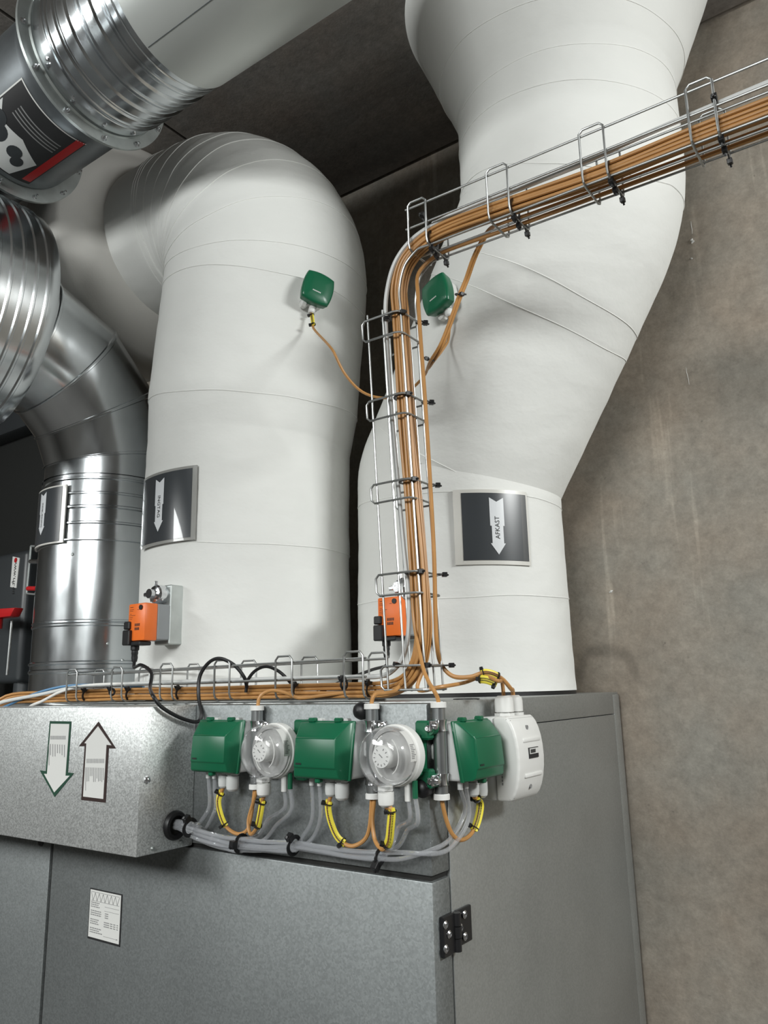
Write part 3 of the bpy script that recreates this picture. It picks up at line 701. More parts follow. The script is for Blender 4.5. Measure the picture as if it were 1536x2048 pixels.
# ================================================================== SIGNS ON THE DUCTS
def duct_sign(name, label, c, r, f0, f1, z0, z1, arrow_f, za0, za1, word, up, edges, tilt=0.0, edge_m='laminate', cap=0.0135):
    """a laminated sheet bent round a duct; angles in degrees, 0 faces the room"""
    o = thing(name, label, 'sign', (c.x, c.y, z0), group='flow direction signs')
    def P(f, z, d):
        f2 = math.radians(f); return V(((r+d)*math.sin(f2), -(r+d)*math.cos(f2), z-z0 + tilt*(f-(f0+f1)/2)))
    def strip(mb, fa, fb, zlo, zhi, d, n=10):
        base = len(mb.v)
        for k in range(n+1):
            f = fa+(fb-fa)*k/n
            a_ = zlo(f) if callable(zlo) else zlo; b_ = zhi(f) if callable(zhi) else zhi
            mb.v += [P(f, a_, d), P(f, b_, d)]
        for k in range(n): mb.f.append((base+2*k, base+2*k+2, base+2*k+3, base+2*k+1))
    mb = MB()
    strip(mb, f0, f1, z0, z1, 0.0050, 18); strip(mb, f0, f1, z0, z1, 0.0005, 18)
    nv = len(mb.v)//2
    for k in range(18):
        mb.f += [(2*k, 2*k+2, nv+2*k+2, nv+2*k), (2*k+1, 2*k+3, nv+2*k+3, nv+2*k+1)]
    mb.f += [(0, 1, nv+1, nv), (36, 37, nv+37, nv+36)]
    mb.build('sheet', edge_m, o, angle=60)
    l, rr_, b_, t_ = edges
    mb = MB(); strip(mb, f0+l, f1-rr_, z0+b_, z1-t_, 0.0058, 18); mb.build('dark_field', 'signdark', o, angle=60)
    mb = MB(); wu, wl, wh = 3.6, 2.9, 3.7; wu, wl, wh = [q*0.24/r for q in (wu, wl, wh)]
    H = za1-za0; zm = za0+H*0.50; zh = za0+H*0.19
    for s in (-1, 1):
        strip(mb, arrow_f, arrow_f+s*wu, zm, lambda f: za1-H*0.075*(1-abs(f-arrow_f)/wu), 0.0066, 4)
        strip(mb, arrow_f, arrow_f+s*wl, zh, zm, 0.0066, 4)
        strip(mb, arrow_f, arrow_f+s*wh, lambda f: za0+(zh-za0)*abs(f-arrow_f)/wh, lambda f: zh+0.0005, 0.0066, 4)
    mb.build('arrow', 'signwhite', o, angle=60)
    tv, tf = text_geo(word, cap)
    mb = MB(); zc = za0+H*0.47
    pts = []
    for v_ in tv:
        zz = zc + (v_.x if up else -v_.x); du = (-v_.y if up else v_.y)
        pts.append(P(arrow_f+math.degrees(du/r), zz, 0.0072))
    mb.add(pts, tf); mb.build('word', 'ink', o, smooth=False)
    return o
duct_sign('direction_sign', 'dark sign with white down arrow reading AFKAST', RD, RR+0.003, 27.5, 65.8, 1.860, 2.0165, 48.4, 1.880, 1.999, 'AFKAST', True, (3.9, 1.0, 0.0085, 0.0075))
duct_sign('direction_sign', 'dark sign with white down arrow reading INGTAG', LD, LR+0.006, -21.5, 19.8, 1.939, 2.1045, -3.0, 1.967, 2.088, 'INGTAG', False, (0.4, 2.2, 0.006, 0.006), edge_m='laminate_dk')
duct_sign('direction_sign', 'dark sign with a small white down arrow on the bare steel duct', BD, BR+0.004, -42, 20.2, 1.990, 2.139, -8.0, 2.017, 2.128, 'INDBLÆSNING', False, (0.5, 4.0, 0.004, 0.004), cap=0.0095)

# ================================================================== DEVICES ON THE CABINET FACES (local -y points out of the face)
def hexgland(mb, x, y, z, r, down=True, h=0.026):
    s = -1 if down else 1
    mb.lathe([(r*1.05, 0), (r*1.05, 0.006), (r*0.82, 0.0062), (r*0.82, 0.008)], 6, Matrix.Translation((x, y, z)) @ (Matrix.Rotation(PI, 4, 'X') if down else Matrix.Identity(4)))
    mb.lathe([(r, 0.008), (r, h*0.72), (r*0.92, h*0.9), (r*0.62, h), (0, h)], 12, Matrix.Translation((x, y, z)) @ (Matrix.Rotation(PI, 4, 'X') if down else Matrix.Identity(4)))
    return mb
def strokes(mb, x0, z0, y, n, wd, hh, gap):
    for i in range(n):
        mb.add([(x0+i*(wd+gap), y, z0), (x0+i*(wd+gap)+wd, y, z0), (x0+i*(wd+gap)+wd, y, z0+hh), (x0+i*(wd+gap), y, z0+hh)], [(0, 1, 2, 3)])
    return mb
def pressure_transmitter(loc, rz, label, lug=1, sc=1.0):
    o = thing('pressure_transmitter', label, 'sensor', loc, rz, group='green pressure transmitters')
    W, H = 0.0535, 0.0415
    MB().prism([(0.0, -H), (0.0, H), (-0.027, H), (-0.040, -H)], -W, W, 'x', 0.005, 3).build('base_housing', 'offwhite', o)
    cov = MB().prism([(-0.0268, H+0.0015), (-0.0325, H+0.0015), (-0.0455, -H-0.0015), (-0.0398, -H-0.0015)], -W-0.001, W+0.001, 'x', 0.002, 2)
    # lid: narrower towards its flat front, with a step above and below
    prof = [(-0.031, H), (-0.038, H-0.001), (-0.0575, H-0.020), (-0.0592, H-0.0225), (-0.0608, H-0.023), (-0.0640, -H+0.0175), (-0.0615, -H+0.016), (-0.0595, -H+0.004), (-0.056, -H+0.001), (-0.044, -H)]
    bm_ = bmesh.new(); LA, RA = [], []
    for (y_, z_) in prof:
        rim = -0.031-0.013*(H-z_)/(2*H); f_ = max(0.0, min(1.0, (rim-y_)/0.024)); ins = 0.001+0.013*f_
        LA.append(bm_.verts.new((-W+ins, y_, z_))); RA.append(bm_.verts.new((W-ins, y_, z_)))
    n_ = len(prof)
    for i in range(n_): bm_.faces.new((LA[i], LA[(i+1) % n_], RA[(i+1) % n_], RA[i]))
    bm_.faces.new(LA[::-1]); bm_.faces.new(RA)
    bmesh.ops.recalc_face_normals(bm_, faces=bm_.faces[:])
    bmesh.ops.bevel(bm_, geom=bm_.edges[:], offset=0.0016, segments=2, profile=0.5, affect='EDGES')
    cov = cov.bm(bm_).build('green_cover', 'green', o)
    strokes(MB(), -W+0.018, -H+0.021, -0.0646, 5, 0.0016, 0.0028, 0.0007).build('cover_print', 'ink', cov, smooth=False)
    for x in (-0.028, 0.024):
        MB().rbox(x-0.006, x+0.006, -0.038, -0.026, H-0.001, H+0.006, 0.0018, 1).build('clip', 'green', o)
        MB().rbox(x+0.006, x+0.015, -0.030, -0.018, H-0.002, H+0.005, 0.0018, 1).build('clip_ear', 'offwhite', o)
    MB().rbox(-0.008, 0.002, -0.053, -0.043, -H-0.006, -H+0.002, 0.0015, 1).build('latch', 'green', o)
    MB().lathe([(0.0022, 0.0), (0.0036, 0.0012), (0.0036, 0.004), (0, 0.004)], 10, Matrix.Translation((-0.006, -0.040, -H-0.004)) @ OUT).build('latch_screw', 'chrome', o)
    for x, r in ((0.004, 0.0090), (0.026, 0.0110)):
        hexgland(MB(), x, -0.028, -H+0.001, r, True, 0.028 if r < 0.01 else 0.032).build('cable_gland', 'offwhite', o)
    for x in (-0.034, -0.018):
        MB().cyl((x, -0.028, -H-0.013), (x, -0.028, -H+0.002), 0.0042, 12).build('hose_nipple', 'offwhite', o)
    x = lug*(W+0.006)
    lg = MB().rbox(min(x-0.008, x+0.008), max(x-0.008, x+0.008), -0.008, 0.0, -0.011, 0.011, 0.002, 1).build('mounting_lug', 'offwhite', o)
    MB().lathe([(0.0, 0.0105), (0.0032, 0.0105), (0.0046, 0.008)], 12, Matrix.Translation((x+lug*0.002, 0, 0)) @ OUT).build('lug_screw', 'chrome', lg)
    return o
def px_front(px, py, y=-0.05): q = onY(px, py, y); return (q.x, 0.0, q.z)
S1 = px_front(417, 1494, -0.06); S2 = px_front(630, 1502, -0.06)
S1o = pressure_transmitter(S1, 0, 'green-lidded pressure transmitter nearest the wiring box')
S2o = pressure_transmitter(S2, 0, 'green-lidded pressure transmitter between the two clear round switches')
q = onX(978, 1499, 0.06); S3 = (0.0, q.y, q.z)
S3o = pressure_transmitter(S3, PI/2, 'green-lidded pressure transmitter on the cabinet side beside the white box', lug=-1)

SWO = -0.017       # the round body stands off the panel on its bracket
def pressure_switch(loc, label):
    o = thing('pressure_switch', label, 'switch', loc, 0, group='round clear pressure switches')
    brk = MB()
    for s in (1, -1):
        brk.rbox(0.018, 0.043, -0.016, 0.0, min(s*0.020, s*0.047), max(s*0.020, s*0.047), 0.003, 1)
        brk.cyl((0.041, -0.014, s*0.036), (0.041, 0.0, s*0.036), 0.0095, 16)
    brk.rbox(0.004, 0.03, -0.026, 0.0, -0.030, 0.030, 0.003, 1)
    brk = brk.build('green_bracket', 'green_dark', o)
    for s in (1, -1):
        MB().lathe([(0.0, 0.019), (0.003, 0.019), (0.005, 0.017), (0.005, 0.014)], 12, Matrix.Translation((0.041, 0, s*0.036)) @ OUT).build('bracket_screw', 'chrome', brk)
    MB().lathe([(0.034, 0.008), (0.0425, 0.010), (0.0432, 0.014), (0.0432, 0.024), (0.0415, 0.026), (0.0415, 0.030), (0.0, 0.030)], 48, OUT).build('base_ring', 'white', o)
    MB().lathe([(0.0, 0.0306), (0.0395, 0.0306), (0.0395, 0.0335), (0.034, 0.0335), (0.034, 0.0312), (0, 0.0312)], 48, OUT).build('switch_plate', 'dialplate', o)
    kn = MB().lathe([(0.0165, 0.031), (0.0158, 0.050), (0.0148, 0.0545), (0.0, 0.0548)], 28, Matrix.Translation((-0.003, 0, 0.0)) @ OUT).build('setting_dial', 'white', o)
    mb = MB()
    for k in range(11):
        a_ = 2*PI*k/12+0.6
        M_ = Matrix.Translation((-0.003, -0.0553, 0)) @ Matrix.Rotation(-a_, 4, 'Y')
        mb.box(-0.0004, 0.0004, -0.0002, 0.0002, 0.0098, 0.0125, M_)
    mb.box(-0.006, 0.001, -0.0556, -0.0552, -0.0006, 0.0006, Matrix.Translation((-0.001, 0, 0)) @ Matrix.Rotation(0.7, 4, 'Y'))
    mb.build('dial_marks', 'greyink', kn, smooth=False)
    mb = MB()
    mb.tube([V((0.021*math.cos(t), -0.045, 0.030*math.sin(t))) for t in [PI*0.62+PI*0.76*k/14 for k in range(15)]], 0.0011, 6)
    mb.tube([V((0.020*math.cos(t)+0.001, -0.045, 0.026*math.sin(t))) for t in [-PI*0.35+PI*0.7*k/14 for k in range(15)]], 0.0011, 6)
    mb.build('inner_rim', 'white', o)
    dome = MB().lathe([(0.0412, 0.027), (0.0412, 0.048), (0.0395, 0.058), (0.034, 0.0655), (0.024, 0.070), (0.0, 0.0715)], 48, OUT).rbox(-0.017, 0.004, -0.06, -0.028, -0.046, -0.037, 0.003, 1)
    dome.build('clear_cover', 'dome', o)
    lb = MB(); n = 14
    for k in range(n+1):
        t = 0.98-1.12*k/n
        lb.v += [V((0.0418*math.cos(t), -0.031, 0.0418*math.sin(t))), V((0.0418*math.cos(t), -0.0455, 0.0418*math.sin(t)))]
    for k in range(n): lb.f.append((2*k, 2*k+1, 2*k+3, 2*k+2))
    lb = lb.build('range_label', 'paper', o)
    mb = MB()
    for k in range(9):
        t = 0.42-0.055*k; c, s = math.cos(t)*0.0422, math.sin(t)*0.0422; c2, s2 = math.cos(t-0.025)*0.0422, math.sin(t-0.025)*0.0422
        e = 0.036 if k % 3 else 0.033
        mb.add([(c, -e, s), (c, -0.043, s), (c2, -0.043, s2), (c2, -e, s2)], [(0, 1, 2, 3)])
    mb.build('label_print', 'greyink', lb, smooth=False)
    hexgland(MB(), -0.006, -0.040, -0.040, 0.0115, True, 0.028).build('cable_gland', 'white', o)
    MB().cyl((0.016, -0.017, -0.062), (0.016, -0.017, -0.038), 0.0048, 12).build('white_nipple', 'white', o)
    MB().cyl((0.027, -0.015, -0.058), (0.027, -0.015, -0.034), 0.0040, 12).build('green_nipple', 'green_dark', o)
    for c_ in o.children:
        if c_.name.split('.')[0] != 'green_bracket': c_.location = (0, SWO, 0)
    return o
W1 = px_front(534, 1502, -0.06); W2 = px_front(786, 1509, -0.06)
W1 = (W1[0]-0.003, 0, W1[2]-0.001); W2 = (W2[0]-0.010, 0, W2[2]-0.003)
pressure_switch(W1, 'round clear-domed pressure switch beside the wiring box')
pressure_switch(W2, 'round clear-domed pressure switch nearest the cabinet corner')

def conduit(loc, rz, zt, zb, label, ear=1):
    o = thing('conduit_tube', label, 'conduit', (loc[0], loc[1], zb), rz, group='short steel cable conduits')
    h = zt-zb
    mb = MB(); mb.lathe([(0.0082, 0.006), (0.0098, 0.006), (0.0098, h-0.006), (0.0082, h-0.006)], 20, Matrix.Translation((0, -0.0145, 0))); mb.build('tube', 'tubesteel', o)
    for z in (0, h-0.008):
        MB().lathe([(0.006, 0.001), (0.0118, 0), (0.0118, 0.007), (0.0104, 0.008), (0.006, 0.0075)], 20, Matrix.Translation((0, -0.0145, z))).build('end_bush', 'white', o)
    for z in (0.028, h-0.033):
        c = MB().lathe([(0.0099, -0.007), (0.0122, -0.008), (0.0112, -0.003), (0.0112, 0.003), (0.0122, 0.008), (0.0099, 0.007)], 20, Matrix.Translation((0, -0.0145, z)))
        c.rbox(min(ear*0.008, ear*0.030), max(ear*0.008, ear*0.030), -0.0185, -0.0155, z-0.0075, z+0.0075, 0.001, 1)
        c.box(-0.004, 0.004, -0.006, 0.0, z-0.004, z+0.004)
        c = c.build('clamp', 'chrome', o)
        MB().lathe([(0.0, 0.026), (0.004, 0.025), (0.0058, 0.022), (0.0058, 0.0185)], 14, Matrix.Translation((ear*0.0205, 0, z)) @ OUT).build('clamp_screw', 'chrome', c)
    return o
def zf(px, py, y): return onY(px, py, y).z
C1 = onY(513, 1500, -0.0145); C2 = onY(745, 1500, -0.0145); C3 = onX(880, 1500, 0.0145)
conduit((C1.x, 0, 0), 0, zf(513, 1411, -0.0145), zf(513, 1578, -0.0145), 'short steel conduit behind the left clear round switch')
conduit((C2.x, 0, 0), 0, zf(745, 1407, -0.0145), zf(745, 1597, -0.0145), 'short steel conduit left of the right clear round switch')
conduit((0, C3.y, 0), PI/2, onX(877, 1404, 0.0145).z, onX(887, 1598, 0.0145).z, 'short steel conduit on the cabinet side by the corner', ear=-1)

for px, py, lb in ((721, 1422, 'black rubber knob beside the top of the middle conduit'), (843, 1577, 'black rubber knob under the right clear round switch')):
    q = onY(px, py, -0.014)
    o = MB().lathe([(0.0, 0.0225), (0.007, 0.0215), (0.0115, 0.018), (0.0135, 0.012), (0.012, -0.001)], 24, Matrix.Translation((0, 0, 0)) @ OUT).build('rubber_knob', 'rubber')
    o.location = (q.x, -0.0005, q.z); tag(o, lb, 'knob', 'black rubber knobs')

# ---- large white transmitter box on the cabinet side
DB = 0.078                                   # how far the lid stands out
yL, yR = onX(1033, 1512, DB*0.95).y, onX(1072, 1512, DB*0.80).y
zT_, zB_ = onX(1030, 1432, DB*0.7).z, onX(1040, 1597, DB*0.7).z
HW, HH = (yR-yL)/2, (zT_-zB_)/2
WBX = (0.0, (yL+yR)/2, (zT_+zB_)/2)
o = wbx = thing('sensor_box', 'large white plastic sensor box with two glands on the cabinet side', 'sensor', WBX, PI/2)
def lidy(z):
    return -DB*0.70-DB*0.30*math.sqrt(max(0.0, 1-(z/(HH*1.02))**2))
front = [(lidy(HH*math.sin(t*PI/2)), HH*math.sin(t*PI/2)) for t in [-1+2*i/12 for i in range(13)]]
MB().prism([(-0.001, -HH+0.001), (-0.001, HH-0.001), (-DB*0.46, HH), (-DB*0.46, -HH)], -HW, HW, 'x', 0.004, 2).build('rear_shell', 'offwhite', o)
lid = MB().prism([(-DB*0.463, -HH), (-DB*0.463, HH)] + [(a_, b_) for a_, b_ in reversed(front)], -HW, HW, 'x', 0.0045, 3).build('bowed_lid', 'white', o)
for x, z in ((0.0, HH*0.72), (0.0, -HH*0.70)):
    MB().lathe([(0.0026, 0.0), (0.0034, 0.0006), (0.0034, -0.004)], 12, Matrix.Translation((x, lidy(z)-0.001, z)) @ OUT).build('lid_screw', 'greyink', lid)
for z in (HH*0.42, -HH*0.42):
    MB().rbox(-HW*0.55, HW*0.75, lidy(z)-0.0022, lidy(z)+0.004, z-0.003, z+0.003, 0.0015, 2).build('grip_ridge', 'white', lid)
z0_ = HH*0.10
lg = MB().box(-HW*0.25, HW*0.45, lidy(z0_)-0.0016, lidy(z0_)+0.002, z0_-0.0075, z0_+0.0085).build('logo_plate', 'ink', lid, smooth=False)
MB().box(-HW*0.25+0.001, HW*0.45-0.001, lidy(z0_)-0.0022, lidy(z0_), z0_-0.001, z0_+0.0075).build('logo_field', 'paper', lg, smooth=False)
mb = MB(); strokes(mb, -HW*0.25+0.003, z0_+0.0005, lidy(z0_)-0.0026, 7, 0.0016, 0.0055, 0.0010); mb.build('logo_print', 'ink', lg, smooth=False)
mb = MB(); xs = -HW-0.0004
for k in range(14):
    zz = HH*0.48-k*HH*0.08
    mb.add([(xs, -DB*0.60, zz), (xs, -DB*0.63, zz), (xs, -DB*0.63, zz-HH*0.06), (xs, -DB*0.60, zz-HH*0.06)], [(0, 1, 2, 3)])
for k in range(6):
    zz = HH*0.12-k*HH*0.055
    mb.add([(xs, -DB*0.36, zz), (xs, -DB*0.40, zz), (xs, -DB*0.40, zz-HH*0.035), (xs, -DB*0.36, zz-HH*0.035)], [(0, 1, 2, 3)])
mb.build('side_print', 'greyink', o, smooth=False)
gq1, gq2 = onX(1009, 1425, 0.030), onX(1037, 1420, 0.030)
G1 = (max(-HW+0.015, gq1.y-WBX[1]), -0.030); G2 = (G1[0]+0.034, -0.030)
for gx, gy in (G1, G2):
    hexgland(MB(), gx, gy, HH-0.002, 0.0155, False, 0.034).build('cable_gland', 'white', o)

# ---- orange damper actuators on the ducts (face the room)
def actuator(loc, label, shaft):
    o = thing('damper_actuator', label, 'actuator', loc, 0, group='orange damper actuators')
    fr = MB().rbox(-0.027, 0.027, -0.032, 0.0, -0.038, 0.038, 0.003, 2).build('orange_cover', 'orange', o)
    mb = MB(); y = -0.0324
    for (x0, x1, z0, z1) in ((-0.021, -0.011, 0.030, 0.031), (-0.022, -0.009, 0.0255, 0.0262), (-0.022, -0.011, 0.0225, 0.0232), (-0.021, -0.016, 0.0165, 0.0172), (-0.022, -0.004, 0.0135, 0.0142), (-0.022, -0.012, 0.0095, 0.0102), (-0.022, -0.014, 0.006, 0.0066), (0.002, 0.008, 0.0245, 0.0252)):
        mb.add([(x0, y, z0), (x1, y, z0), (x1, y, z1), (x0, y, z1)], [(0, 1, 2, 3)])
    strokes(mb, -0.004, -0.0085, y, 5, 0.0022, 0.0055, 0.0012); strokes(mb, -0.004, -0.0165, y, 4, 0.0026, 0.0055, 0.0012)
    mb.build('cover_print', 'stickbrown', fr, smooth=False)
    MB().lathe([(0.0, 0.0342), (0.0052, 0.0342), (0.0052, 0.031)], 16, Matrix.Translation((0.014, 0, 0.029)) @ OUT).build('release_button', 'black', fr)
    MB().rbox(-0.027, 0.027, 0.0, 0.032, -0.036, 0.037, 0.002, 1).build('grey_housing', 'midgrey', o)
    MB().rbox(-0.020, 0.028, 0.030, shaft, -0.044, 0.080, 0.002, 1).build('mounting_box', 'steel_dull', o)
    MB().lathe([(0.020, -0.040), (0.020, -0.012), (0.017, -0.008), (0.010, -0.006), (0.010, 0.006), (0.0, 0.006)], 24, Matrix.Translation((0.002, 0, 0.060)) @ OUT).build('clamp_disc', 'chrome', o)
    MB().rbox(-0.022, -0.002, -0.002, 0.020, 0.055, 0.064, 0.002, 1).build('clamp_jaw', 'chrome', o)
    MB().tube([(0.0, 0.014, 0.072), (0.0, 0.014, 0.088)], 0.0035, 8).tube([(-0.018, 0.016, 0.048), (0.02, 0.016, 0.048)], 0.0025, 8).build('clamp_bolt', 'chrome', o)
    MB().rbox(-0.034, -0.016, -0.038, -0.004, -0.014, 0.002, 0.002, 1).build('switch_block', 'black', o)
    pl = MB().rbox(-0.034, -0.012, -0.040, -0.006, -0.046, -0.0155, 0.002, 1).rbox(-0.014, 0.016, -0.034, -0.004, -0.047, -0.0385, 0.002, 1)
    pl.build('plug', 'black', o)
    MB().lathe([(0.0085, 0.0), (0.0085, 0.010), (0.0065, 0.012), (0.0068, 0.018), (0.006, 0.02), (0.0065, 0.026), (0.0052, 0.034), (0, 0.034)], 14, Matrix.Translation((-0.016, -0.02, -0.045)) @ Matrix.Rotation(PI, 4, 'X')).build('cable_boot', 'rubber', o)
    return o
q = onY(272.5, 1244, 0.008); AL = V((q.x, 0.040, q.z))
actuator(AL, 'orange damper actuator on the INGTAG duct', 0.072)
q = onY(779, 1233, 0.252); AR = V((q.x, 0.282, q.z))
actuator(AR, 'orange damper actuator behind the upright cable tray', 0.074)

# ---- green temperature sensors stuck into the ducts
def cushion(w_, h_, d, bow, n=10):
    """square with bowed sides, domed front; local y out is negative"""
    def outline(k, s):
        pts = []
        for side in range(4):
            for i in range(n):
                t = -1+2*i/n; u = 1+bow*(1-t*t)
                a_, b_ = ((t, u), (u, -t), (-t, -u), (-u, t))[side]
                pts.append((a_*w_*s, k, b_*h_*s))
        return pts
    rings = [outline(0, 0.90), outline(-d*0.55, 0.97), outline(-d*0.72, 1.0), outline(-d*0.9, 0.97), outline(-d, 0.88), outline(-d*1.06, 0.4)]
    mb = MB(); m_ = 4*n
    for R in rings: mb.v += [V(p) for p in R]
    for i in range(len(rings)-1):
        for k in range(m_): mb.f.append((i*m_+k, i*m_+(k+1) % m_, (i+1)*m_+(k+1) % m_, (i+1)*m_+k))
    mb.f.append(tuple(range(m_))[::-1]); mb.f.append(tuple((len(rings)-1)*m_+k for k in range(m_)))
    return mb
def duct_sensor(label, base, outv, upv, roll):
    o = thing('duct_sensor', label, 'sensor', base, 0, group='green duct sensors')
    yv = -V(outv).normalized(); zv = V(upv); zv = (zv-yv*zv.dot(yv)).normalized(); xv = yv.cross(zv)
    o.rotation_euler = (Matrix((xv, yv, zv)).transposed() @ Matrix.Rotation(roll, 3, 'Y')).to_euler()
    MB().rbox(-0.026, 0.026, -0.026, 0.006, -0.030, 0.026, 0.006, 2).build('base_housing', 'white', o)
    mb = cushion(0.032, 0.034, 0.026, 0.16); mb.v = [p+V((0, -0.018, 0)) for p in mb.v]
    c = mb.build('green_cover', 'green', o, angle=50)
    strokes(MB(), -0.012, -0.014, -0.0458, 8, 0.0018, 0.0028, 0.0007).build('cover_print', 'paper', c, smooth=False)
    hexgland(MB(), 0.006, -0.014, -0.028, 0.0085, True, 0.024).build('cable_gland', 'white', o)
    MB().rbox(-0.024, -0.008, -0.02, 0.0, -0.044, -0.028, 0.004, 1).build('blank_gland', 'white', o)
    return o
def hit_path(path, R, px, py, t0=1.2):
    d = _ray(px, py); t = t0; pts = path[0]
    while t < 2.4:
        p_ = CAMP+d*t; c_ = min(pts, key=lambda q_: (q_-p_).length_squared)
        if (c_-p_).length < R: return p_, (p_-c_).normalized()
        t += 0.003
    return p_, V((0, -1, 0))
pL, nL = hit_path(PATH_L, LR+0.012, 624, 592)
DSL = duct_sensor('green duct sensor on the INGTAG elbow duct', pL, V((nL.x, nL.y, 0))+V((0.15, -0.25, 0.0)), (0, 0, 1), 0.26)
pR, dd = hit_path(PATH_R, RR+0.014, 897, 600)
DSR = duct_sensor('green duct sensor on the AFKAST duct behind the tray corner', pR, dd*0.5+V((-0.25, -0.75, 0.0)), (0.1, 0, 1), -0.30)

# ================================================================== WIRE BASKET TRAYS
WR = 0.0019
def tray(name, label, F, s0, s1, H, Wd, pairs, rails, gap=None):
    """F(s, h, w) -> world. s runs along the tray, w across the base, h up the sides"""
    o = thing(name, label, 'cable tray', F(s0, 0, 0), group='wire basket cable trays')
    L0 = o.location.copy()
    for (h, w_, a, b) in rails:
        pts = [F(a+(b-a)*k/6, h, w_)-L0 for k in range(7)]
        MB().tube(pts, WR, 8).build('rail_wire', 'wire', o)
    for (a, b) in pairs:
        prof = [(H+0.004, 0), (0.012, 0), (0.004, 0.003), (0.0, 0.011), (0.0, Wd-0.011), (0.004, Wd-0.003), (0.012, Wd), (H+0.004, Wd)]
        pts = []
        for s, pr in ((a, prof), (b, prof[::-1])):
            ins = 0.006 if b > a else -0.006
            up1, up2 = (pr[0], pr[-1])
            e0 = s+ins if s == a else s-ins
            pts.append(F(e0, up1[0]+0.002, up1[1])); 
            pts.append(F(s, up1[0]-0.004, up1[1]))
            for (h, w_) in pr[1:-1]: pts.append(F(s, h, w_))
            pts.append(F(s, up2[0]-0.004, up2[1])); pts.append(F(e0, up2[0]+0.002, up2[1]))
        pts = [p-L0 for p in pts]
        MB().tube(pts, WR, 8, closed=True).build('rung_wire', 'wire', o)
    return o
R2 = 2*WR
# ---- upper tray, runs to the right along the wall
YT = 0.040; YB = 0.115; WT = YB-YT
ZU = onY(1165, 380, YT).z; ZUL = onY(825, 497, YT).z
HU = 0.085
ux0 = onY(814, 420, YT).x
slope = -0.02
def FU(s, h, w_): return V((s, YT+w_, ZUL+(s-ux0)*slope+h))
up = []
for (a, b) in (((815, 408), (850, 398)), ((972, 345), (1013, 328)), ((1157, 265), (1205, 248)), ((1370, 180), (1423, 160))):
    up.append((onY(*a, YT).x, onY(*b, YT).x))
step = up[3][0]-up[2][0]
for k in (1, 2, 3): up.append((up[3][0]+step*k*1.02, up[3][1]+step*k*1.02))
XE = 1.25
tray('cable_tray', 'upper wire basket tray running sideways in front of the AFKAST duct', FU, ux0-0.004, XE, HU, WT, up,
     [(HU-0.002, R2, ux0-0.006, XE), (HU*0.52, R2, ux0-0.006, XE), (R2, 0.012, ux0+0.012, XE), (R2, 0.038, ux0-0.004, XE), (R2, WT-0.012, ux0+0.012, XE), (HU*0.52, WT-R2, ux0, XE), (HU-0.002, WT-R2, ux0, XE)])
# ---- upright tray, open to the left
vt, vb_ = onY(797, 618, YT), onY(848, 1379, YT)
def vx(z): return vb_.x + (vt.x-vb_.x)*(z-vb_.z)/(vt.z-vb_.z)
def FV(s, h, w_): return V((vx(s)-h, YT+w_, s))
HV = 0.074
vp = []
for a, b in ((618, 660), (783, 823), (955, 993), (1141, 1184), (1330, 1379)):
    z0, z1 = onY(800+(a-618)*0.063, a, YT).z, onY(800+(b-618)*0.063, b, YT).z
    vp.append((z0, z1))
ZV1 = vp[0][0]+0.012; ZV0 = vp[-1][1]-0.003
tray('cable_tray', 'upright wire basket tray standing on the air handler', FV, ZV0, ZV1, HV, WT, vp,
     [(HV-0.004, R2, ZV0, ZV1), (HV*0.50, R2, ZV0, ZV1), (R2, 0.012, ZV0, ZV1+0.0), (R2, 0.038, ZV0, ZV1-0.06), (R2, WT-0.012, ZV0, ZV1), (HV*0.5, WT-R2, ZV0, ZV1-0.02), (HV-0.004, WT-R2, ZV0, ZV1-0.02)])
# bent base wires that join the upright tray to the upper tray
for w_, lb in ((0.012, 'bent front wire'), (WT-0.012, 'bent rear wire')):
    a_, b_ = FV(ZV1, R2, w_), FU(ux0+0.012, R2, w_)
    pts = spline([a_-V((0, 0, 0.01)), a_, a_+V((-0.001, 0, 0.035)), V((a_.x+0.012, a_.y, b_.z-0.022)), b_, b_+V((0.02, 0, 0))], 6)
    o = MB().tube(pts, WR, 8).build('bent_wire', 'wire')
    tag(o, ('front' if w_ < 0.02 else 'rear')+' bent wire linking the upright tray to the upper tray', 'wire')
# ---- lower tray lying on the air handler
YF = 0.020; WLW = 0.068; ZL = ZT+0.0058; HL = 0.062
def FL(s, h, w_): return V((s, YF+w_, ZL+h+0.006*(s+0.95)/0.85*(h/HL)))
lp = []
for a, b in ((135, 155), (224, 245), (321, 345), (429, 459), (551, 584), (688, 726)):
    lp.append((onY(a, 1345, YF).x, onY(b, 1345, YF).x))
lx0, lx1 = lp[0][0]-0.004, -0.128
tray('cable_tray', 'lower wire basket tray lying along the air handler top', FL, lx0, lx1, HL, WLW, lp,
     [(HL-0.004, R2, lx0, lx1), (HL*0.5, R2, lx0, lx1), (-R2+0.0005, 0.012, lx0, lx1), (-R2+0.0005, WLW-0.012, lx0, lx1), (HL*0.5, WLW-R2, lx0, lx1), (HL-0.004, WLW-R2, lx0, lx1)])

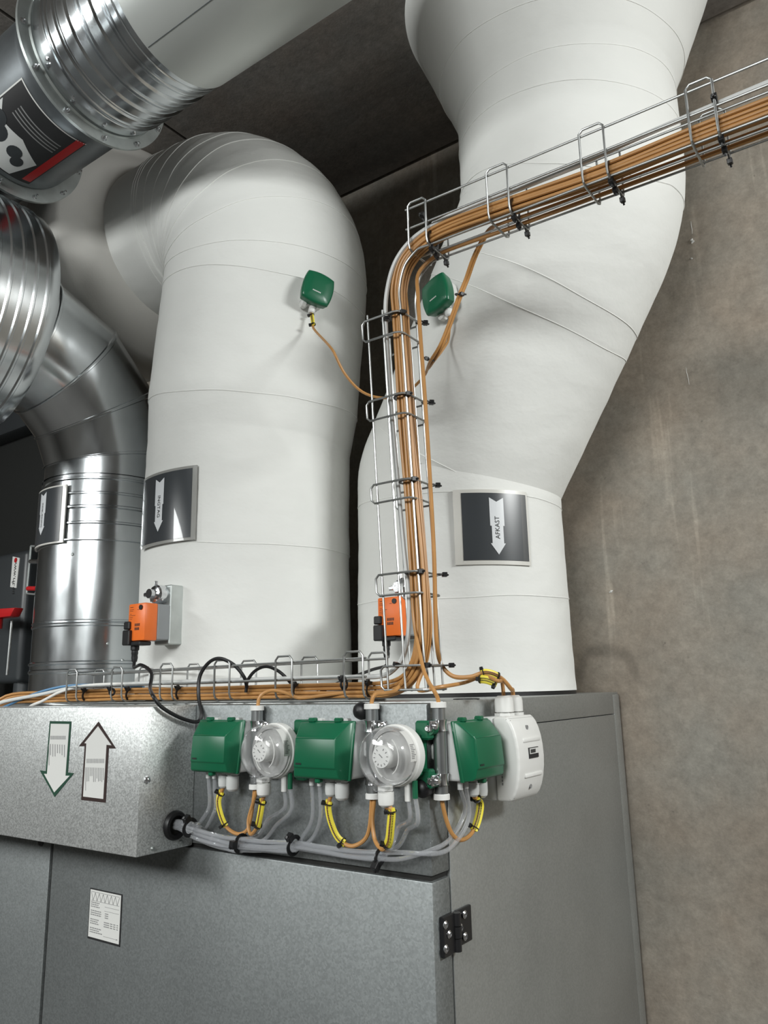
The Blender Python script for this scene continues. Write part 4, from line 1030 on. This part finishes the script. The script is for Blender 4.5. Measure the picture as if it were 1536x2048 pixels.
# ================================================================== BROWN CABLE BUNDLE
CR = 0.0031; YC = YT+0.022
trunk = [V((1.30, YC, FU(1.3, 0, 0).z+0.018))]
for px, py in ((1420, 262), (1200, 350), (1020, 412), (900, 455), (848, 484), (812, 525), (798, 575)):
    trunk.append(onY(px, py, YC))
for px, py in ((799, 625), (804, 700), (814, 850), (826, 1000), (837, 1140), (844, 1250)):
    trunk.append(onY(px, py, YC))
NV = len(trunk)
low = [V((-0.052, YC, 1.668)), V((-0.075, YC, 1.634)), V((-0.115, YC, 1.620)), V((-0.19, YC-0.004, 1.6185)), V((-0.35, YC-0.006, 1.6195)), V((-0.55, YC-0.006, 1.6190)), V((-0.75, YC-0.006, 1.6195)), V((-0.93, YC-0.006, 1.6190)), V((-1.04, YC-0.02, 1.617)), V((-1.12, YC-0.08, 1.612)), V((-1.17, YC-0.11, 1.56))]
full = trunk+low
TG = [(full[min(i+1, len(full)-1)]-full[max(i-1, 0)]).normalized() for i in range(len(full))]
NN = [t.cross(V((0, 1, 0))).normalized() for t in TG]
offs = []
for j in range(4):
    for i in range(3):
        offs.append(((j-1.5)*CR*2.12, (i-1)*CR*2.12+(CR*0.7 if j % 2 else 0)))
def bundle_pts(oi, i0, i1, jit=0.0010):
    a, b = offs[oi]; r_ = random.Random(oi*13)
    return [full[i] + NN[i]*(a+r_.uniform(-jit, jit)) + V((0, 1, 0))*(b+r_.uniform(-jit, jit)) for i in range(i0, i1)]
names = ['on the room side', 'in the middle', 'on the wall side']
rows = ['topmost layer', 'second layer', 'third layer', 'lowest layer']
c1t = V((C1.x, -0.0145, zf(513, 1411, -0.0145))); c2t = V((C2.x, -0.0145, zf(745, 1407, -0.0145))); c3t = V((0.0145, C3.y, onX(877, 1404, 0.0145).z))
G1w = V((0.030, WBX[1]+G1[0], WBX[2]+HH+0.032)); G2w = V((0.030, WBX[1]+G2[0], WBX[2]+HH+0.032))
LEFT = NV+len(low)
tails = {
 0: ('brown cable dropping from the bundle into the corner conduit', NV+0, [onY(846, 1335, 0.03), onY(858, 1365, 0.015), V((c3t.x-0.004, c3t.y-0.006, c3t.z+0.018)), c3t+V((0, 0, 0.002)), c3t-V((0, 0, 0.06))]),
 3: ('brown cable curving from the bundle into the middle conduit', NV+2, [onY(790, 1381, 0.03), onY(765, 1387, 0.006), c2t+V((0.004, 0.003, 0.013)), c2t+V((0, 0, 0.001)), c2t-V((0, 0, 0.06))]),
 6: ('brown cable arching from the lower tray into the left conduit', NV+4, [onY(600, 1396, 0.03), onY(572, 1386, 0.016), onY(545, 1381, 0.004), onY(525, 1388, -0.008), c1t+V((0.001, 0.002, 0.008)), c1t-V((0, 0, 0.06))]),
 11: ('brown cable leaving the bundle foot towards the white sensor box', NV+1, [onY(835, 1378, 0.06), onY(880, 1374, 0.062), at(930, 1365, 1.27), at(968, 1352, 1.25), at(995, 1362, 1.22), G1w+V((0.0, -0.003, 0.022)), G1w, G1w-V((0, 0, 0.03))]),
}
for oi in range(12):
    if oi in tails:
        lb, e, tl = tails[oi]
        cable('signal_cable', lb, 'cable', bundle_pts(oi, 0, e)+tl, CR, 'brown', 'brown signal cables')
    else:
        j, i = divmod(oi, 3)
        cable('signal_cable', 'brown cable through all three trays, %s, %s' % (rows[j], names[i]), 'cable', bundle_pts(oi, 0, LEFT), CR, 'brown', 'brown signal cables')
# single brown cable along the right wire of the upright tray
zz = FU(ux0+0.03, R2, WT-0.012)
pts = [V((1.3, YB-0.018, FU(1.3, 0, 0).z+0.009)), V((0.6, YB-0.018, FU(0.6, 0, 0).z+0.009)), V((0.15, YB-0.018, FU(0.15, 0, 0).z+0.009)), zz+V((0, -0.006, 0.006))]
for px, py in ((838, 545), (836, 590), (840, 660), (850, 800), (860, 960), (868, 1110), (871, 1230), (874, 1290)):
    pts.append(onX(px, py, vx(1.7)+0.006+(0.0 if py > 700 else -0.014*(700-py)/150)))
pts += [at(882, 1328, 1.27), at(905, 1352, 1.26), at(940, 1354, 1.25), at(972, 1345, 1.25), at(1002, 1356, 1.26), at(1022, 1378, 1.27), G2w+V((0, 0, 0.006)), G2w-V((0, 0, 0.03))]
SC = cable('signal_cable', 'single brown cable running down the right wire of the upright tray', 'cable', pts, CR*1.15, 'brown', 'brown signal cables')
# pair of thinner brown cables from the upper tray to the two green duct sensors
pa = [V((1.28, YC+0.022, FU(1.28, 0, 0).z+0.010)), V((0.5, YC+0.022, FU(0.5, 0, 0).z+0.010)), onY(1060, 428, YC+0.02), onY(1000, 448, YC+0.02), at(975, 462, 1.36), at(948, 510, 1.38), at(930, 560, 1.40), at(917, 592, 1.40), at(900, 640, 1.40), at(880, 690, 1.40), at(860, 723, 1.42)]
gL = DSL.matrix_basis @ V((0.006, -0.014, -0.050)); gR = DSR.matrix_basis @ V((0.006, -0.014, -0.050))
cable('sensor_cable', 'thin brown cable swinging behind the upright tray to the INGTAG duct sensor', 'cable', pa + [at(848, 752, 1.50), at(815, 783, 1.54), at(770, 796, 1.58), at(725, 784, 1.60), at(690, 748, 1.60), at(665, 700, 1.60), gL+V((0.012, -0.006, -0.045)), gL+V((0.003, 0, -0.015)), gL], CR*0.9, 'brown', 'brown signal cables')
pb = [p+V((0.005, 0.003, 0.002)) for p in pa[:-3]]
cable('sensor_cable', 'thin brown cable from the upper tray ending beside the AFKAST duct sensor', 'cable', pb + [at(904, 643, 1.402), at(885, 692, 1.402), at(864, 727, 1.43), at(855, 738, 1.47), gR+V((-0.014, 0.012, -0.05)), gR+V((-0.003, 0.004, -0.02)), gR], CR*0.9, 'brown', 'brown signal cables')

# grey and white cables
gp = [V((1.28, YT+0.012, FU(1.28, 0, 0).z+0.060)), V((0.7, YT+0.012, FU(0.7, 0, 0).z+0.056)), V((0.4, YT+0.012, FU(0.4, 0, 0).z+0.050)), onY(1120, 345, YT+0.014), onY(960, 405, YT+0.016), onY(880, 442, YT+0.016), onY(825, 478, YT+0.014), onY(790, 525, YT+0.012), onY(773, 590, YT+0.010), onY(772, 660, YT+0.012), onY(781, 800, YT+0.015), onY(795, 960, YT+0.02), onY(808, 1100, YT+0.022), onY(818, 1200, YT+0.022), onY(815, 1280, YT+0.02), onY(800, 1325, YT+0.02), onY(770, 1350, YT+0.02), V((-0.17, YF+0.03, 1.640)), V((-0.3, YF+0.03, 1.641)), V((-0.55, YF+0.03, 1.6415)), V((-0.8, YF+0.03, 1.6405)), V((-0.95, YF+0.025, 1.637)), V((-1.05, YF-0.005, 1.622)), V((-1.12, YF-0.06, 1.605)), V((-1.17, YF-0.1, 1.57))]
cable('power_cable', 'thick light grey cable running through all three trays', 'cable', gp, 0.0040, 'greycable')
cable('power_cable', 'white cable arching over the brown bundle at the left end of the lower tray', 'cable', [V((-0.62, YF+0.035, 1.632)), V((-0.78, YF+0.03, 1.641)), onY(165, 1372, 0.03), onY(120, 1384, 0.02), onY(85, 1402, 0.0), onY(60, 1414, -0.02), V((-0.96, -0.05, 1.57))], 0.0032, 'whitecable')
cable('power_cable', 'blue cable lying behind the white one at the left tray end', 'cable', [V((-0.75, YF+0.052, 1.634)), V((-0.9, YF+0.052, 1.641)), V((-1.0, YF+0.03, 1.640)), V((-1.07, YF, 1.625)), V((-1.12, YF-0.06, 1.59))], 0.003, 'bluecable')

# black actuator cables
b0 = AL + V((-0.016, -0.02, -0.078))
lo = [b0, b0+V((0, 0, -0.012)), onY(283, 1330, 0.0), onY(303, 1346, -0.012), onY(300, 1374, -0.034), onX(306, 1394, -0.499)+V((0, 0, 0.002)), onX(322, 1413, -0.491), onX(355, 1433, -0.488), onX(384, 1443, -0.486), onX(398, 1442, -0.480)]
lo += [onY(px, py, y) for px, py, y in ((403, 1428, -0.006), (397, 1390, 0.002), (400, 1352, 0.006), (418, 1325, 0.010), (440, 1317, 0.014), (468, 1330, 0.026), (488, 1354, 0.034), (494, 1375, 0.044))]
cable('actuator_cable', 'black cable from the left orange actuator looping over the lower tray', 'cable', lo, 0.0034, 'rubber')
cable('actuator_cable', 'black cable hoop rising from the lower tray between the middle rungs', 'cable', [onY(px, py, y) for px, py, y in ((492, 1385, 0.045), (495, 1362, 0.045), (510, 1342, 0.048), (533, 1333, 0.05), (558, 1343, 0.054), (578, 1362, 0.06), (590, 1378, 0.062))], 0.003, 'rubber')
b0 = AR + V((-0.016, -0.02, -0.078))
cable('actuator_cable', 'black cable dropping from the actuator behind the upright tray', 'cable', [b0, b0+V((0, -0.002, -0.015)), V((b0.x+0.0, b0.y-0.05, 1.655)), V((b0.x-0.01, 0.125, 1.632)), V((b0.x-0.04, 0.098, 1.612))], 0.003, 'rubber')

# ================================================================== DEVICE CABLES, MARKERS AND HOSES ON THE FRONT
def marker(path, a0, a1, label, r=0.0066, tie=True):
    S_ = [0.0]
    for p_, q_ in zip(path, path[1:]): S_.append(S_[-1]+(q_-p_).length)
    def pt(s_):
        for i_ in range(len(S_)-1):
            if S_[i_+1] >= s_: return path[i_].lerp(path[i_+1], (s_-S_[i_])/max(1e-9, S_[i_+1]-S_[i_]))
        return path[-1]
    if a0 < 0: a0, a1 = S_[-1]+a0, S_[-1]+a1
    nseg = 14; seg = [pt(a0+(a1-a0)*k/nseg) for k in range(nseg+1)]
    mk = MB().tube(seg, r, 8, flat=(0.42, 1.0), up=(0, 1, 0)).build('cable_marker', 'yellow'); tag(mk, label, 'cable marker', 'yellow cable markers')
    mb = MB()
    for k in range(1, len(seg)-1):
        t = (seg[k+1]-seg[k]) if k+1 < len(seg) else (seg[k]-seg[k-1])
        L_ = t.length; t.normalize(); 
        out = (CAMP-seg[k]).normalized(); sd = t.cross(out).normalized(); out = sd.cross(t).normalized()
        for s in (-0.26, 0.22):
            n = 2
            for j in range(n):
                c = seg[k]+t*(L_*j/n)+out*(r*0.62)+sd*(r*s)
                mb.add([c-sd*0.0009, c+sd*0.0009, c+sd*0.0009+t*L_/n*0.6, c-sd*0.0009+t*L_/n*0.6], [(0, 1, 2, 3)])
    mb.build('marker_print', 'ink', mk, smooth=False)
    for i, wd in ((1, 'upper'), (nseg-1, 'lower')):
        cable_tie(seg[i], seg[i+1]-seg[i-1], r*0.80, '%s black tie on the %s' % (wd, label), head=(-0.9, -0.5, 0.1), hs=0.85, tail=0.005)
def s_local(S, rz, x, y, z):
    return V((S[0]+x, S[1]+y, S[2]+z)) if rz == 0 else V((S[0]-y, S[1]+x, S[2]+z))
def drop(label, start, mid, end_top, m='brown', r=CR):
    return cable('device_cable', label, 'cable', [start+V((0, 0, 0.008)), start]+mid+[end_top, end_top+V((0, 0, 0.05))], r, m, 'brown signal cables')
c1b = V((C1.x, -0.0145, zf(513, 1578, -0.0145))); c2b = V((C2.x, -0.0145, zf(745, 1597, -0.0145))); c3b = V((0.0145, C3.y, onX(887, 1598, 0.0145).z))
g = s_local(S1, 0, 0.004, -0.028, -0.068)
P = drop('brown cable hanging from the green transmitter by the wiring box', g, [onY(437, 1600, -0.027), onY(442, 1630, -0.024), onY(455, 1656, -0.018), onY(478, 1668, -0.018), onY(497, 1655, -0.017)], c1b+V((-0.003, 0, 0)))
marker(P, 0.016, 0.078, 'yellow marker under the transmitter by the wiring box')
g = V((W1[0]-0.006, SWO-0.040, W1[2]-0.068))
P = drop('brown cable hanging from the left clear round switch', g, [onY(525, 1600, -0.055), onY(520, 1630, -0.048), onY(514, 1655, -0.036), onY(501, 1668, -0.024), onY(497, 1640, -0.018)], c1b+V((0.003, -0.002, 0)))
marker(P, 0.016, 0.072, 'yellow marker under the left clear round switch')
g = s_local(S2, 0, 0.004, -0.028, -0.068)
P = drop('brown cable hanging from the middle green transmitter', g, [onY(656, 1612, -0.027), onY(662, 1645, -0.024), onY(678, 1678, -0.02), onY(706, 1692, -0.018), onY(735, 1670, -0.016)], c2b+V((-0.003, 0, 0)))
marker(P, 0.016, 0.088, 'yellow marker under the middle green transmitter')
g = V((W2[0]-0.006, SWO-0.040, W2[2]-0.068))
P = drop('brown cable hanging from the right clear round switch', g, [onY(783, 1618, -0.056), onY(781, 1655, -0.05), onY(777, 1685, -0.042), onY(765, 1699, -0.03), onY(750, 1680, -0.02), onY(745, 1640, -0.016)], c2b+V((0.003, -0.002, 0)))
marker(P, 0.016, 0.082, 'yellow marker under the right clear round switch')
g = s_local(S3, 1, 0.004, -0.028, -0.068)
P = drop('brown cable hanging from the transmitter on the cabinet side', g, [onX(960, 1605, 0.027), onX(955, 1640, 0.024), onX(942, 1668, 0.02), onX(920, 1680, 0.02), onX(900, 1660, 0.017)], c3b)
marker(P, 0.016, 0.074, 'yellow marker under the transmitter on the cabinet side')
# markers on the two cables to the white box
n = len(SC)
marker(SC, -0.150, -0.118, 'yellow marker on the upper cable to the white sensor box', r=0.006)
mp_ = spline([at(958, 1358, 1.245), at(975, 1360, 1.235), at(1000, 1370, 1.225)], 5)
marker(mp_, 0.0005, 0.032, 'yellow marker on the lower cable to the white sensor box', r=0.0065)

# clear hoses: each leaves a nipple, drops and joins the bundle that enters the grommet
HR = 0.0033
hb = [GR+V((-0.012, 0, 0)), GR+V((0.012, 0, 0))] + [onY(px, py, y) for px, py, y in ((395, 1664, -0.040), (440, 1678, -0.030), (482, 1686, -0.024), (535, 1690, -0.022), (588, 1690, -0.022), (640, 1698, -0.022), (700, 1709, -0.022), (760, 1713, -0.022), (810, 1712, -0.020))]
side_pts = [onX(872, 1700, 0.012), onX(905, 1678, 0.018), onX(930, 1640, 0.020)]
hoff = [(-0.011, 0.000), (-0.009, 0.006), (-0.006, -0.006), (0.010, 0.001), (0.011, 0.007), (0.007, -0.006), (0.004, 0.006), (-0.003, 0.008), (0.002, -0.005), (-0.005, -0.003)]
def hose(k, upto, tail, label):
    a_, b_ = hoff[k]; r_ = random.Random(k*5+1); pts = []
    for i in range(upto):
        f = 0.55 if i < 2 else 1.0
        wob = 1.0+0.25*math.sin(i*1.3+k)
        pts.append(hb[i]+V((0, -abs(b_)*f*0.3+b_*f*0.55, -a_*f*wob)))
    o = MB().tube(spline(pts+tail, 6), HR, 10).build('clear_hose', 'clear'); tag(o, label, 'hose', 'clear plastic hoses')
nS1 = [s_local(S1, 0, x, -0.028, -0.052) for x in (-0.034, -0.018)]
nS2 = [s_local(S2, 0, x, -0.028, -0.052) for x in (-0.034, -0.018)]
nS3 = [s_local(S3, 1, x, -0.028, -0.052) for x in (-0.034, -0.018)]
hose(0, 3, [onY(400, 1645, -0.022), nS1[0]+V((0.004, 0, -0.05)), nS1[0]+V((0.003, 0, -0.02)), nS1[0]], 'clear hose from the left nipple of the transmitter by the wiring box')
hose(1, 3, [onY(412, 1655, -0.016), nS1[1]+V((0.004, 0, -0.05)), nS1[1]+V((0.001, 0, -0.02)), nS1[1]], 'clear hose from the right nipple of the transmitter by the wiring box')
v1 = V((W1[0]+0.016, SWO-0.017, W1[2]-0.056)); v1b = V((W1[0]+0.027, SWO-0.015, W1[2]-0.054))
hose(2, 5, [onY(515, 1672, -0.016), onY(535, 1640, -0.014), v1+V((0.002, 0, -0.03)), v1], 'clear hose from the white nipple of the left round switch')
hose(3, 5, [onY(530, 1678, -0.012), onY(553, 1650, -0.012), v1b+V((0.003, 0, -0.035)), v1b], 'clear hose from the green nipple of the left round switch')
hose(4, 7, [onY(605, 1675, -0.014), nS2[0]+V((0.001, 0, -0.05)), nS2[0]], 'clear hose from the left nipple of the middle transmitter')
hose(5, 7, [onY(622, 1680, -0.014), nS2[1]+V((0.001, 0, -0.05)), nS2[1]], 'clear hose from the right nipple of the middle transmitter')
v2 = V((W2[0]+0.016, SWO-0.017, W2[2]-0.056)); v2b = V((W2[0]+0.027, SWO-0.015, W2[2]-0.054))
hose(6, 10, [onY(785, 1690, -0.012), onY(797, 1655, -0.012), v2+V((0.002, 0, -0.03)), v2], 'clear hose from the white nipple of the right round switch')
hose(7, 10, [onY(797, 1692, -0.012), onY(815, 1660, -0.012), v2b+V((0.003, 0, -0.035)), v2b], 'clear hose from the green nipple of the right round switch')
hose(8, 11, [onX(880, 1693, 0.010), onX(910, 1665, 0.014), onX(930, 1620, 0.017), nS3[0]], 'clear hose rounding the corner to the left nipple on the cabinet side')
hose(9, 11, [onX(880, 1706, 0.016), onX(915, 1680, 0.022), onX(938, 1632, 0.020), nS3[1]], 'clear hose rounding the corner to the right nipple on the cabinet side')
for i, (px, py, R, lb, hd) in enumerate(((380, 1655, 0.0132, 'black tie round the hose bundle at the grommet', (0.2, -0.5, 0.8)), (482, 1687, 0.0132, 'black tie round the hose bundle below the left switch', (-0.6, -0.7, 0.1)), (588, 1691, 0.0132, 'black tie round the hose bundle below the middle transmitter', (-0.2, -0.6, 0.75)), (760, 1714, 0.0105, 'black tie round the hose bundle below the right switch', (0.0, -0.6, -0.75)))):
    cable_tie(onY(px, py, -0.024 if i else -0.05), (1, 0, -0.12), R, lb, head=hd, hs=1.5, tail=0.012)

# ================================================================== TIES ON THE TRAYS
for i, (a, b) in enumerate(vp):
    wd = ['topmost', 'second', 'third', 'fourth', 'lowest'][i]
    q = FV(a, 0.02, 0.024)
    cable_tie(V((q.x+0.004, YC, a)), (0, 0, 1), 0.0155, '%s black tie round the brown bundle on the upright tray' % wd, head=(1, -0.6, 0), hs=1.2)
    q = FV(a, 0, WT-0.006)
    cable_tie(q+V((0.002, -0.003, 0)), (0, 0.0, 1), 0.0065, '%s black tie on the right wire of the upright tray' % wd, head=(0.8, 0.7, 0.3), hs=1.15)
q = onY(771, 641, YT+0.012)
cable_tie(q, (0, 0, 1), 0.0062, 'black tie round the grey cable near the top of the upright tray', head=(1, -1, 0))
q = onY(803, 1331, YT+0.015)
cable_tie(q, (0.3, 0, 1), 0.0065, 'black tie round the grey cable at the foot of the upright tray', head=(-0.5, -1, 0), hs=1.2)
for i, (a, b) in enumerate(up[:4]):
    wd = ['leftmost', 'second', 'third', 'rightmost'][i]
    q = FU(b, 0.016, 0.020)
    cable_tie(V((b, YC, q.z)), (1, 0, 0), 0.0155, '%s black tie round the brown bundle in the upper tray' % wd, head=(0, -0.3, -1), hs=1.2)
    cable_tie(FU(b, 0.0, 0.034), (1, 0, 0), 0.006, '%s black tie under the base of the upper tray' % wd, head=(0.3, -0.2, -1), hs=1.1)
    cable_tie(FU(b, 0.001, WT-0.012), (1, 0, 0), 0.006, '%s black tie at the rear edge of the upper tray' % wd, head=(0.3, 0.2, -1), hs=1.1)
for px, py, lb in ((850, 440, 'black tie on the grey cable at the left end of the upper tray'), (1432, 208, 'black tie on the grey cable at the right of the upper tray')):
    cable_tie(onY(px, py, YT+0.010), (1, 0, 0), 0.0068, lb, head=(0.2, -1, 0.5), hs=1.2)
for px, py, R, lb in ((224, 1384, 0.006, 'black tie at the second rung of the lower tray'), (688, 1368, 0.008, 'black tie at the last rung of the lower tray'), (175, 1392, 0.012, 'black tie on the bundle at the left end of the lower tray'), (262, 1388, 0.012, 'black tie on the bundle left of the hanging black cable'), (362, 1385, 0.012, 'black tie on the bundle right of the hanging black cable'), (596, 1382, 0.012, 'black tie on the bundle at the middle of the lower tray'), (742, 1382, 0.012, 'black tie on the bundle near the upright tray')):
    if R < 0.01: q = onY(px, py, YF+0.004)
    else: q = onY(px, py, YC-0.006); q.z = 1.6185
    cable_tie(q, (1, 0, 0), R, lb, head=(0.2, -0.6, 0.8), hs=1.1)
cable_tie(at(918, 590, 1.40), (0.3, 0, 1), 0.006, 'black tie holding the pair of thin sensor cables together', head=(1, -0.4, 0))
cable_tie(at(862, 720, 1.42), (0.5, 0, 1), 0.0055, 'black tie at the low end of the thin sensor cable pair', head=(-1, -0.4, 0))
mk = spline([gL+V((0.0005, 0, -0.003)), gL+V((0.003, 0, -0.015)), gL+V((0.012, -0.006, -0.045))], 5)
marker(mk, 0.0005, 0.034, 'yellow marker under the INGTAG duct sensor', r=0.0055)
